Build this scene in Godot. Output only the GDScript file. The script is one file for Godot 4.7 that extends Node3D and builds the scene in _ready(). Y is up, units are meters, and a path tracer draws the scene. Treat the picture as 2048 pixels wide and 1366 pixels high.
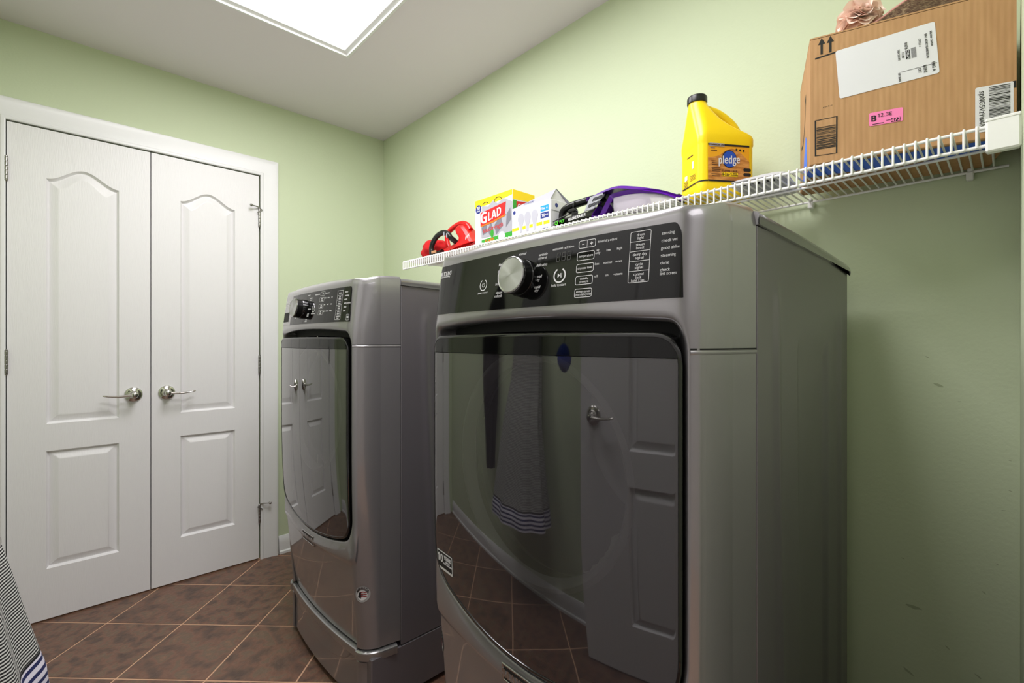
extends Node3D

const DECK := 1.5412
var M := {}
var used := {}

# ---------------------------------------------------------------- mesh builder
class MB:
	var v := PackedVector3Array()
	var uv := PackedVector2Array()
	var angle := 38.0
	func tri(a: Vector3, b: Vector3, c: Vector3, ua := Vector2.ZERO, ub := Vector2.ZERO, uc := Vector2.ZERO) -> void:
		if (b - a).cross(c - a).length_squared() < 1e-18: return
		v.append(a); v.append(b); v.append(c)
		uv.append(ua); uv.append(ub); uv.append(uc)
	func quad(a: Vector3, b: Vector3, c: Vector3, d: Vector3) -> void:
		tri(a, b, c); tri(a, c, d)
	func outward(pts: Array, o: Vector3) -> void:
		var c := Vector3.ZERO
		for p in pts: c += p
		c /= pts.size()
		var n: Vector3 = (pts[1] - pts[0]).cross(pts[2] - pts[0])
		if n.dot(c - o) < 0: pts.reverse()
		for i in range(1, pts.size() - 1): tri(pts[0], pts[i], pts[i + 1])
	# box with chamfered edges
	func box(c: Vector3, s: Vector3, b := 0.002, xf := Transform3D()) -> void:
		var h := s * 0.5
		b = minf(b, minf(h.x, minf(h.y, h.z)) * 0.6)
		var o := xf * c
		var P := func(sx: int, sy: int, sz: int, ax: int) -> Vector3:
			var q := Vector3(sx * (h.x - b), sy * (h.y - b), sz * (h.z - b))
			q[ax] = [sx, sy, sz][ax] * h[ax]
			return xf * (c + q)
		for ax in 3:
			for sg in [-1, 1]:
				var f := []
				for k in [[-1, -1], [1, -1], [1, 1], [-1, 1]]:
					var s3 := [0, 0, 0]
					s3[ax] = sg; s3[(ax + 1) % 3] = k[0]; s3[(ax + 2) % 3] = k[1]
					f.append(P.call(s3[0], s3[1], s3[2], ax))
				outward(f, o)
		for ax in 3:
			var a1 := (ax + 1) % 3
			var a2 := (ax + 2) % 3
			for s1 in [-1, 1]:
				for s2 in [-1, 1]:
					var lo := [0, 0, 0]
					lo[ax] = -1; lo[a1] = s1; lo[a2] = s2
					var hi := lo.duplicate()
					hi[ax] = 1
					outward([P.call(lo[0], lo[1], lo[2], a1), P.call(hi[0], hi[1], hi[2], a1), P.call(hi[0], hi[1], hi[2], a2), P.call(lo[0], lo[1], lo[2], a2)], o)
		for sx in [-1, 1]:
			for sy in [-1, 1]:
				for sz in [-1, 1]:
					outward([P.call(sx, sy, sz, 0), P.call(sx, sy, sz, 1), P.call(sx, sy, sz, 2)], o)
	func grid(f: Callable, nu: int, nv: int, flip := false) -> void:
		var rows := []
		for j in nv + 1:
			var r := PackedVector3Array()
			for i in nu + 1: r.append(f.call(float(i) / nu, float(j) / nv))
			rows.append(r)
		for j in nv:
			for i in nu:
				var a: Vector3 = rows[j][i]
				var b: Vector3 = rows[j][i + 1]
				var c: Vector3 = rows[j + 1][i + 1]
				var d: Vector3 = rows[j + 1][i]
				if flip: quad(a, d, c, b)
				else: quad(a, b, c, d)
	func rings(rs: Array, closed := true, cap0 := false, cap1 := false, flip := false) -> void:
		for k in rs.size() - 1:
			var a: PackedVector3Array = rs[k]
			var b: PackedVector3Array = rs[k + 1]
			var n := a.size()
			for i in (n if closed else n - 1):
				var j := (i + 1) % n
				if flip: quad(a[i], b[i], b[j], a[j])
				else: quad(a[i], a[j], b[j], b[i])
		for e in [0, 1]:
			if (cap0 if e == 0 else cap1):
				var r: PackedVector3Array = rs[0] if e == 0 else rs[-1]
				var c := Vector3.ZERO
				for p in r: c += p
				c /= r.size()
				for i in r.size():
					var j := (i + 1) % r.size()
					if (e == 0) != flip: tri(c, r[j], r[i])
					else: tri(c, r[i], r[j])
	func tube(pts: Array, r: Variant, n := 8, closed := false, squash := 1.0, up := Vector3.UP) -> void:
		var rs := []
		var cnt := pts.size()
		var last := Vector3.ZERO
		for i in cnt:
			var a: Vector3 = pts[(i - 1 + cnt) % cnt] if (closed or i > 0) else pts[i]
			var b: Vector3 = pts[(i + 1) % cnt] if (closed or i < cnt - 1) else pts[i]
			var t := (b - a).normalized()
			var x: Vector3
			if i == 0:
				x = up.cross(t)
				if x.length() < 0.05: x = Vector3(1, 0.01, 0.02).cross(t)
			else: x = last - t * last.dot(t)
			x = x.normalized()
			last = x
			var y := t.cross(x)
			var rad: float = r[i] if r is Array else r
			var ring := PackedVector3Array()
			for k in n:
				var an := TAU * k / n
				ring.append(pts[i] + x * cos(an) * rad + y * sin(an) * rad * squash)
			rs.append(ring)
		if closed: rs.append(rs[0])
		rings(rs, true, not closed, not closed)
	# profile of (radius, height) about the y axis of xf
	func lathe(prof: Array, n := 32, xf := Transform3D(), cap0 := true, cap1 := true) -> void:
		var rs := []
		for p in prof:
			var ring := PackedVector3Array()
			for k in n:
				var an := -TAU * k / n
				ring.append(xf * Vector3(cos(an) * p.x, p.y, sin(an) * p.x))
			rs.append(ring)
		rings(rs, true, cap0, cap1)
	# polygon in xy pushed from z0 to z1, edges chamfered by b
	func prism(poly: PackedVector2Array, z0: float, z1: float, xf := Transform3D(), b := 0.0) -> void:
		if Geometry2D.is_polygon_clockwise(poly): poly.reverse()
		var n := poly.size()
		var ins := PackedVector2Array()
		for i in n:
			var e0 := (poly[i] - poly[(i - 1 + n) % n]).normalized()
			var e1 := (poly[(i + 1) % n] - poly[i]).normalized()
			var m := (Vector2(-e0.y, e0.x) + Vector2(-e1.y, e1.x)).normalized()
			var k := maxf(0.4, m.dot(Vector2(-e0.y, e0.x)))
			ins.append(poly[i] + m * b / k)
		var mk := func(p: PackedVector2Array, z: float) -> PackedVector3Array:
			var r := PackedVector3Array()
			for q in p: r.append(xf * Vector3(q.x, q.y, z))
			return r
		if b > 0: rings([mk.call(ins, z0), mk.call(poly, z0 + b), mk.call(poly, z1 - b), mk.call(ins, z1)])
		else: rings([mk.call(poly, z0), mk.call(poly, z1)])
		var cap := ins if b > 0 else poly
		var t := Geometry2D.triangulate_polygon(cap)
		for i in range(0, t.size(), 3):
			var a := cap[t[i]]
			var c := cap[t[i + 1]]
			var d := cap[t[i + 2]]
			if (c - a).cross(d - a) < 0:
				var s := c
				c = d
				d = s
			tri(xf * Vector3(a.x, a.y, z1), xf * Vector3(c.x, c.y, z1), xf * Vector3(d.x, d.y, z1))
			tri(xf * Vector3(a.x, a.y, z0), xf * Vector3(d.x, d.y, z0), xf * Vector3(c.x, c.y, z0))
	func text(s: String, size: float, f: Callable, font: Font, align := 1) -> void:
		var tm := TextMesh.new()
		tm.text = s
		tm.font = font
		tm.font_size = 48
		tm.pixel_size = size / 48.0
		tm.depth = 0.0004
		tm.curve_step = 3.0
		tm.horizontal_alignment = align as HorizontalAlignment
		tm.vertical_alignment = VERTICAL_ALIGNMENT_CENTER
		tm.line_spacing = -10.0
		var arr := tm.get_mesh_arrays()
		var p: PackedVector3Array = arr[Mesh.ARRAY_VERTEX]
		var ix: PackedInt32Array = arr[Mesh.ARRAY_INDEX]
		for i in range(0, ix.size(), 3):
			tri(f.call(p[ix[i]]), f.call(p[ix[i + 2]]), f.call(p[ix[i + 1]]))
	func mesh() -> ArrayMesh:
		var nt := v.size() / 3
		var fn := PackedVector3Array()
		fn.resize(nt)
		var at := {}
		var keys := []
		keys.resize(v.size())
		for t in nt:
			fn[t] = (v[t * 3 + 1] - v[t * 3]).cross(v[t * 3 + 2] - v[t * 3])
			for k in 3:
				var key := Vector3i((v[t * 3 + k] * 40000.0).round())
				keys[t * 3 + k] = key
				if not at.has(key): at[key] = PackedInt32Array()
				at[key].append(t)
		var nn := PackedVector3Array()
		nn.resize(v.size())
		var ca := cos(deg_to_rad(angle))
		var un := PackedVector3Array()
		un.resize(nt)
		for t in nt: un[t] = fn[t].normalized()
		var pv := PackedVector3Array()
		pv.resize(v.size())
		var pu := PackedVector2Array()
		pu.resize(v.size())
		for t in nt:
			for k in 3:
				var n := Vector3.ZERO
				for o in at[keys[t * 3 + k]]:
					if un[o].dot(un[t]) > ca: n += fn[o]
				if n.length_squared() < 1e-24: n = un[t]
				var w: int = t * 3 + [0, 2, 1][k]
				nn[w] = n.normalized()
				pv[w] = v[t * 3 + k]
				pu[w] = uv[t * 3 + k]
		var arr := []
		arr.resize(Mesh.ARRAY_MAX)
		arr[Mesh.ARRAY_VERTEX] = pv
		arr[Mesh.ARRAY_NORMAL] = nn
		arr[Mesh.ARRAY_TEX_UV] = pu
		var am := ArrayMesh.new()
		if pv.size() > 0: am.add_surface_from_arrays(Mesh.PRIMITIVE_TRIANGLES, arr)
		return am

# ---------------------------------------------------------------- scene helpers
func numbered(n: String) -> String:
	used[n] = used.get(n, -1) + 1
	return n if used[n] == 0 else "%s_%03d" % [n, used[n]]

func thing(n: String, label: String, cat: String, at := Vector3.ZERO, turn := 0.0, group := "") -> Node3D:
	var o := Node3D.new()
	o.name = numbered(n)
	add_child(o)
	o.position = at
	o.rotation.y = turn
	meta(o, label, cat, group)
	return o

func meta(o: Node, label: String, cat: String, group := "") -> void:
	if label: o.set_meta("label", label)
	if cat: o.set_meta("category", cat)
	if group: o.set_meta("group", group)

func put(mb: MB, m: Material, n: String, parent: Node3D, label := "") -> MeshInstance3D:
	var o := MeshInstance3D.new()
	o.mesh = mb.mesh()
	o.material_override = m
	o.name = numbered(n) if parent == self else n
	parent.add_child(o, true)
	if label: o.set_meta("label", label)
	return o

func struct(mb: MB, m: Material, n: String) -> MeshInstance3D:
	var o := put(mb, m, n, self)
	o.set_meta("kind", "structure")
	return o

func mat(n: String, c: Color, rough := 0.5, metal := 0.0, spec := 0.5) -> StandardMaterial3D:
	var m := StandardMaterial3D.new()
	m.resource_name = n
	m.albedo_color = c
	m.roughness = rough
	m.metallic = metal
	m.metallic_specular = spec
	M[n] = m
	return m

func noise(freq: float, sd: int, size := 512, octaves := 4, ramp: Gradient = null, type := FastNoiseLite.TYPE_SIMPLEX) -> NoiseTexture2D:
	var f := FastNoiseLite.new()
	f.noise_type = type
	f.seed = sd
	f.frequency = freq
	f.fractal_octaves = octaves
	var t := NoiseTexture2D.new()
	t.width = size
	t.height = size
	t.seamless = true
	t.noise = f
	if ramp: t.color_ramp = ramp
	return t

func ramp(stops: Array) -> Gradient:
	var g := Gradient.new()
	var o := PackedFloat32Array()
	var c := PackedColorArray()
	for s in stops:
		o.append(s[0])
		c.append(Color(s[1]))
	g.offsets = o
	g.colors = c
	return g

func relief(m: StandardMaterial3D, t: Texture2D, depth: float, sc: Vector3, world := false) -> void:
	m.heightmap_enabled = true
	m.heightmap_texture = t
	m.heightmap_scale = depth
	m.uv1_triplanar = true
	m.uv1_world_triplanar = world
	m.uv1_scale = sc

func arc2(cx: float, cy: float, r: float, a0: float, a1: float, n: int, ry := -1.0) -> PackedVector2Array:
	var p := PackedVector2Array()
	for i in n + 1:
		var a := deg_to_rad(lerpf(a0, a1, float(i) / n))
		p.append(Vector2(cx + r * cos(a), cy + (r if ry < 0 else ry) * sin(a)))
	return p

func rrect(cx: float, cy: float, w: float, h: float, r: float, n := 5) -> PackedVector2Array:
	var p := PackedVector2Array()
	p.append_array(arc2(cx + w / 2 - r, cy - h / 2 + r, r, -90, 0, n))
	p.append_array(arc2(cx + w / 2 - r, cy + h / 2 - r, r, 0, 90, n))
	p.append_array(arc2(cx - w / 2 + r, cy + h / 2 - r, r, 90, 180, n))
	p.append_array(arc2(cx - w / 2 + r, cy - h / 2 + r, r, 180, 270, n))
	return p

func catmull(pts: Array, n := 6, closed := false) -> Array:
	var out := []
	var c := pts.size()
	for i in (c if closed else c - 1):
		var p0 = pts[(i - 1 + c) % c] if closed or i > 0 else pts[i]
		var p1 = pts[i]
		var p2 = pts[(i + 1) % c]
		var p3 = pts[(i + 2) % c] if closed or i + 2 < c else pts[i + 1]
		for k in n:
			var t := float(k) / n
			out.append(0.5 * ((2.0 * p1) + (p2 - p0) * t + (2.0 * p0 - 5.0 * p1 + 4.0 * p2 - p3) * t * t + (3.0 * p1 - p0 - 3.0 * p2 + p3) * t * t * t))
	if not closed: out.append(pts[-1])
	return out

func poly2(pts: Array) -> PackedVector2Array:
	var p := PackedVector2Array()
	for q in pts: p.append(q)
	return p

# a flat strip of ink (a thin raised print) along points in a plane given by map f(Vector3)
func ink(mb: MB, pts: Array, w: float, f: Callable, closed := false, th := 0.0004) -> void:
	var n := pts.size()
	var L := []
	var R := []
	for i in n:
		var a: Vector2 = pts[(i - 1 + n) % n] if closed or i > 0 else pts[i]
		var b: Vector2 = pts[(i + 1) % n] if closed or i < n - 1 else pts[i]
		var t := (b - a).normalized()
		var nn := Vector2(-t.y, t.x) * w * 0.5
		L.append(pts[i] + nn)
		R.append(pts[i] - nn)
	for i in (n if closed else n - 1):
		var j := (i + 1) % n
		mb.quad(f.call(Vector3(R[i].x, R[i].y, th)), f.call(Vector3(R[j].x, R[j].y, th)), f.call(Vector3(L[j].x, L[j].y, th)), f.call(Vector3(L[i].x, L[i].y, th)))

func inkrect(mb: MB, x0: float, y0: float, x1: float, y1: float, f: Callable, th := 0.0004) -> void:
	mb.quad(f.call(Vector3(x0, y0, th)), f.call(Vector3(x1, y0, th)), f.call(Vector3(x1, y1, th)), f.call(Vector3(x0, y1, th)))

func inkpoly(mb: MB, p: PackedVector2Array, f: Callable, th := 0.0004) -> void:
	if Geometry2D.is_polygon_clockwise(p): p.reverse()
	var t := Geometry2D.triangulate_polygon(p)
	for i in range(0, t.size(), 3):
		var a := p[t[i]]
		var b := p[t[i + 1]]
		var c := p[t[i + 2]]
		if (b - a).cross(c - a) < 0:
			var s := b
			b = c
			c = s
		mb.tri(f.call(Vector3(a.x, a.y, th)), f.call(Vector3(b.x, b.y, th)), f.call(Vector3(c.x, c.y, th)))

var sans: Font
var bold: Font
var serif: Font

func fonts() -> void:
	var a := SystemFont.new()
	a.font_names = PackedStringArray(["Droid Sans"])
	sans = a
	var b := SystemFont.new()
	b.font_names = PackedStringArray(["Droid Sans"])
	b.font_weight = 700
	bold = b
	var c := SystemFont.new()
	c.font_names = PackedStringArray(["Droid Serif"])
	c.font_weight = 700
	serif = c

# ---------------------------------------------------------------- scene
func _ready() -> void:
	# camera: level, 16.6 mm lens on a full frame, in the doorway of the laundry room
	var cam := Camera3D.new()
	cam.name = "camera"
	add_child(cam)
	cam.position = Vector3(0, 1.157, 0)
	cam.rotation_degrees = Vector3(0, -43.5, 0)
	cam.fov = rad_to_deg(2.0 * atan(683.0 / 946.0))
	cam.near = 0.02
	cam.far = 40.0
	cam.current = true
	var we := WorldEnvironment.new()
	we.name = "environment"
	var env := Environment.new()
	env.background_mode = Environment.BG_COLOR
	env.background_color = Color(0.6, 0.6, 0.6)
	env.background_energy_multiplier = 0.3
	env.tonemap_mode = Environment.TONE_MAPPER_LINEAR
	env.tonemap_exposure = 0.95
	env.sdfgi_enabled = true
	env.ssao_enabled = true
	env.ssil_enabled = true
	we.environment = env
	add_child(we)
	area_light("ceiling_panel_light", Vector3(FIX_X, 2.4350, FIX_Z), Vector2(0.60, FIX_L * 2 - 0.06), CEIL_E, Color(1.0, 0.985, 1.0))
	area_light("near_panel_light", Vector3(FIX2_X, 2.4350, FIX2_Z), Vector2(0.60, FIX_L * 2 - 0.06), CEIL2_E, Color(1.0, 0.985, 1.0))  # out of view above the dryer, throws its shadow on the right wall
	area_light("hall_light", Vector3(0.3, 2.40, 1.0), Vector2(1.2, 0.7), HALL_E, Color(1.0, 0.985, 1.0))  # out of view behind the camera, lifts the shadows inside the room
	fonts()
	materials()
	room()
	floor_tiles()
	closet_doors()
	entry_door()
	ceiling_fixture()
	machines()
	shelf()
	shelf_items()
	hangings()

const FIX_X := 0.589
const FIX_Z := -1.7070
const FIX_L := 0.33
const FIX2_X := 0.46
const FIX2_Z := -0.76
const CEIL_E := 1.9
const CEIL2_E := 2.05
const HALL_E := 1.5

func area_light(n: String, at: Vector3, size: Vector2, energy: float, c: Color) -> void:
	var l := AreaLight3D.new()
	l.name = n
	l.area_size = size
	l.light_energy = energy
	l.light_color = c
	l.area_normalize_energy = true
	l.area_range = 12.0
	l.area_attenuation = 2.0
	l.shadow_enabled = true
	add_child(l)
	l.position = at
	l.rotation_degrees = Vector3(-90, 0, 0)

func materials() -> void:
	var m := mat("wall_green", Color(0.795, 0.838, 0.712), 0.75)
	relief(m, noise(0.02, 3, 512, 4), 0.02, Vector3(6, 6, 6), true)
	m = mat("ceiling_white", Color(0.90, 0.872, 0.90), 0.9)
	m = mat("door_white", Color(0.905, 0.90, 0.905), 0.42)
	relief(m, noise(0.035, 11, 512, 5), 0.03, Vector3(14, 0.9, 14))
	mat("scuff", Color(0.66, 0.70, 0.57), 0.8)
	mat("trim_white", Color(0.91, 0.91, 0.915), 0.35)
	mat("chrome", Color(0.80, 0.79, 0.77), 0.12, 1.0)
	mat("steel", Color(0.62, 0.61, 0.60), 0.28, 1.0)
	mat("hall_paint", Color(0.86, 0.86, 0.85), 0.9)
	mat("grout", Color(0.80, 0.64, 0.53), 0.95)
	mat("shelf_white", Color(0.93, 0.93, 0.92), 0.32)
	m = mat("lens_glow", Color(1, 1, 1), 0.6)
	m.emission_enabled = true
	m.emission = Color(1, 1, 1)
	m.emission_energy_multiplier = 1.6
	for k in 4:
		m = mat("tile_%d" % k, Color(0.9, 0.9, 0.9), 0.42)
		m.albedo_texture = noise(0.006 + 0.002 * k, 40 + k * 7, 512, 6, ramp([[0.10, "#5b473e"], [0.36, "#705648"], [0.48, "#7c5a4a"], [0.58, "#85604f"], [0.72, "#74604f"], [0.95, "#8f6a55"]]))
		relief(m, noise(0.03, 90 + k, 512, 5), 0.08, Vector3(2.6, 2.6, 2.6), true)
		m.uv1_offset = Vector3(0.21 * k, 0, 0.37 * k)
	# machines
	m = mat("slate_metal", Color(0.55, 0.541, 0.55), 0.30, 0.6)
	m.clearcoat_enabled = true
	m.clearcoat = 1.0
	m.clearcoat_roughness = 0.03
	m = mat("slate_side", Color(0.47, 0.453, 0.473), 0.40, 0.5)
	m.clearcoat_enabled = true
	m.clearcoat = 0.3
	m.clearcoat_roughness = 0.2
	m = mat("black_gloss", Color(0.045, 0.045, 0.047), 0.08, 0.0, 0.6)
	m = mat("panel_glass", Color(0.035, 0.035, 0.036), 0.05, 0.0, 0.42)
	mat("black_matte", Color(0.02, 0.02, 0.02), 0.7)
	m = mat("smoked_glass", Color(0.17, 0.158, 0.174, 0.76), 0.03, 0.0, 0.75)
	m.transparency = BaseMaterial3D.TRANSPARENCY_ALPHA
	m.clearcoat_enabled = true
	m.clearcoat = 1.0
	m.clearcoat_roughness = 0.02
	mat("inner_grey", Color(0.24, 0.24, 0.24), 0.5)
	mat("window_grey", Color(0.55, 0.55, 0.55), 0.35)
	mat("ring_grey", Color(0.62, 0.62, 0.62), 0.35)
	mat("drum_steel", Color(0.6, 0.6, 0.6), 0.35, 0.8)
	mat("print_white", Color(0.86, 0.86, 0.86), 0.5)
	mat("print_dim", Color(0.20, 0.20, 0.20), 0.4)
	mat("print_black", Color(0.06, 0.06, 0.065), 0.6)
	m = mat("spun_metal", Color(0.74, 0.74, 0.74), 0.32, 1.0)
	m.anisotropy_enabled = true
	m.anisotropy = 0.85
	mat("silver", Color(0.72, 0.72, 0.72), 0.18, 1.0)
	mat("cloth_white", Color(0.82, 0.82, 0.80), 0.95)

func wbox(n: String, a: Vector3, b: Vector3, m := "wall_green") -> void:
	var mb := MB.new()
	mb.box((a + b) / 2, (b - a).abs(), 0.0)
	struct(mb, M[m], n)

# one mesh of several boxes
func wboxes(n: String, bs: Array, m := "wall_green") -> void:
	var mb := MB.new()
	for q in bs: mb.box((q[0] + q[1]) / 2, (q[1] - q[0]).abs(), 0.0)
	struct(mb, M[m], n)

const XL := -0.30
const XR := 1.481
const ZB := -2.75
const ZF := 0.014
const H := 2.4346

func room() -> void:
	wboxes("wall_back", [[Vector3(XL - 0.1, 0, ZB - 0.12), Vector3(-0.1690, H, ZB)], [Vector3(0.7610, 0, ZB - 0.12), Vector3(XR, H, ZB)], [Vector3(-0.1690, 2.042, ZB - 0.12), Vector3(0.7610, H, ZB)]])
	wbox("wall_closet", Vector3(-0.3, -0.02, ZB - 0.18), Vector3(0.9, 2.2, ZB - 0.12), "hall_paint")  # added backing, keeps outside light from leaking through the door gaps
	wbox("wall_right", Vector3(XR, 0, ZB - 0.12), Vector3(XR + 0.1, H, ZF + 0.116))
	wbox("wall_left", Vector3(XL - 0.1, 0, ZB), Vector3(XL, H, ZF))
	wboxes("wall_front", [[Vector3(XL - 0.1, 0, ZF), Vector3(-0.25, H, ZF + 0.116)], [Vector3(0.68, 0, ZF), Vector3(XR, H, ZF + 0.116)], [Vector3(-0.25, 2.045, ZF), Vector3(0.68, H, ZF + 0.116)]])
	# ceiling with the opening of the light box
	var bs := []
	for q in [[FIX_X, FIX_Z, ZB - 0.12, -1.2], [FIX2_X, FIX2_Z, -1.2, ZF + 0.12]]:
		var fx0: float = q[0] - 0.33
		var fx1: float = q[0] + 0.33
		var fz0: float = q[1] - FIX_L
		var fz1: float = q[1] + FIX_L
		bs.append_array([[Vector3(XL - 0.1, H, q[2]), Vector3(fx0, H + 0.1, q[3])], [Vector3(fx1, H, q[2]), Vector3(XR + 0.1, H + 0.1, q[3])], [Vector3(fx0, H, q[2]), Vector3(fx1, H + 0.1, fz0)], [Vector3(fx0, H, fz1), Vector3(fx1, H + 0.1, q[3])]])
	wboxes("ceiling", bs, "ceiling_white")
	wbox("floor", Vector3(XL - 0.1, -0.10, ZB - 0.18), Vector3(XR + 0.1, -0.0012, 1.6), "grout")
	# the hall that the camera's doorway opens on
	wbox("wall_hall_back", Vector3(-1.3, -0.02, 1.5), Vector3(XR + 0.1, 2.5, 1.6), "hall_paint")
	wbox("wall_hall_left", Vector3(-1.3, -0.02, ZF + 0.116), Vector3(-1.2, 2.5, 1.5), "hall_paint")
	wbox("wall_hall_right", Vector3(XR, -0.0012, ZF + 0.116), Vector3(XR + 0.1, 2.5, 1.5), "hall_paint")
	wbox("wall_hall_front", Vector3(-1.3, -0.02, ZF), Vector3(XL - 0.1, 2.5, ZF + 0.116), "hall_paint")
	wbox("ceiling_hall", Vector3(-1.3, H, ZF + 0.12), Vector3(XR + 0.1, H + 0.1, 1.6), "hall_paint")
	wbox("floor_hall", Vector3(-1.3, -0.1, ZF), Vector3(XL - 0.1, 0.0, 1.6), "hall_paint")
	# baseboards
	baseboard("baseboard_back", Vector3(0.852, 0, ZB), Vector3(XR, 0, ZB), Vector3(0, 0, 1))
	baseboard("baseboard_right", Vector3(XR, 0, ZB), Vector3(XR, 0, ZF), Vector3(-1, 0, 0))
	baseboard("baseboard_left", Vector3(XL, 0, ZB + 0.02), Vector3(XL, 0, ZF), Vector3(1, 0, 0))
	# scuffs on the right wall beside the dryer
	var rng := RandomNumberGenerator.new()
	rng.seed = 17
	var wr: Node3D = get_node("wall_right")
	for q in [[-0.115, 1.055, 0.012], [-0.135, 1.12, 0.005], [0.0, 0.835, 0.004], [-0.01, 0.79, 0.004], [-0.16, 0.52, 0.016], [-0.10, 0.45, 0.006], [-0.05, 0.41, 0.008], [-0.17, 0.36, 0.014], [-0.13, 0.33, 0.005], [-0.02, 0.67, 0.004], [-0.18, 0.63, 0.004], [-0.04, 0.60, 0.005], [0.0, 0.90, 0.003], [-0.08, 1.02, 0.004]]:
		var mk := MB.new()
		var pl := PackedVector2Array()
		var tilt := rng.randf_range(-0.8, 0.4)
		for k in 9:
			var a := TAU * k / 9
			var v := Vector2(cos(a) * q[2] * rng.randf_range(0.6, 1.1), sin(a) * q[2] * 0.28 * rng.randf_range(0.5, 1.2)).rotated(tilt)
			pl.append(v)
		inkpoly(mk, pl, func(v): return Vector3(XR - v.z, q[1] + v.y, q[0] + v.x), 0.0004)
		put(mk, M.scuff, "scuff", wr)
	# door casing, mitred
	var mb := MB.new()
	mb.angle = 25
	var prof := [[0.0, 0.0], [0.0, 0.011], [0.004, 0.013], [0.012, 0.013], [0.016, 0.0105], [0.030, 0.0115], [0.052, 0.0145], [0.066, 0.019], [0.078, 0.021], [0.085, 0.019], [0.0875, 0.014], [0.0875, 0.0]]
	var xa := -0.1655
	var xb := 0.7600
	var yt := 2.0400
	var rs := []
	for k in 4:
		var r := PackedVector3Array()
		for p in prof:
			var x: float = (xa - p[0]) if k < 2 else (xb + p[0])
			var y: float = 0.0 if k == 0 or k == 3 else yt + p[0]
			r.append(Vector3(x, y, ZB + p[1]))
		rs.append(r)
	mb.rings(rs, false)
	struct(mb, M.trim_white, "trim_1")

func baseboard(n: String, a: Vector3, b: Vector3, out: Vector3) -> void:
	var mb := MB.new()
	mb.angle = 25
	var prof := [[0.0, 0.0], [0.0, 0.020], [0.012, 0.0195], [0.018, 0.013], [0.06, 0.012], [0.075, 0.010], [0.088, 0.006], [0.095, 0.003], [0.095, 0.0]]
	var rs := []
	for e in [a, b]:
		var r := PackedVector3Array()
		for p in prof: r.append(e + Vector3(0, p[0], 0) + out * p[1])
		rs.append(r)
	mb.rings(rs, false, true, true)
	struct(mb, M.trim_white, n)

# diagonal stone-look tiles, each its own slab
func floor_tiles() -> void:
	var root: Node3D = get_node("floor")
	var p := 0.313
	var hg := (p - 0.0058) / 2
	var o := Vector2(0.3517, -2.3347)
	var ea := Vector2(0.70711, 0.70711)
	var eb := Vector2(0.70711, -0.70711)
	var rect := PackedVector2Array([Vector2(XL, ZB), Vector2(XR, ZB), Vector2(XR, ZF + 0.116), Vector2(XL, ZF + 0.116)])
	var rng := RandomNumberGenerator.new()
	rng.seed = 5
	for i in range(-14, 15):
		for j in range(-14, 15):
			var c := o + ea * (i + 0.5) * p + eb * (j + 0.5) * p
			var q := PackedVector2Array([c - ea * hg - eb * hg, c + ea * hg - eb * hg, c + ea * hg + eb * hg, c - ea * hg + eb * hg])
			for cut in Geometry2D.intersect_polygons(q, rect):
				var area := 0.0
				for k in cut.size(): area += cut[k].cross(cut[(k + 1) % cut.size()])
				if absf(area) < 0.004: continue
				var mb := MB.new()
				var f := PackedVector2Array()
				for w in cut: f.append(Vector2(w.x, -w.y))
				var lift := rng.randf_range(-0.0004, 0.0004)
				mb.prism(f, -0.008, lift, Transform3D(Basis(Vector3.RIGHT, -PI / 2), Vector3.ZERO), 0.0008)
				put(mb, M["tile_%d" % rng.randi_range(0, 3)], "tile", root)

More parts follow.
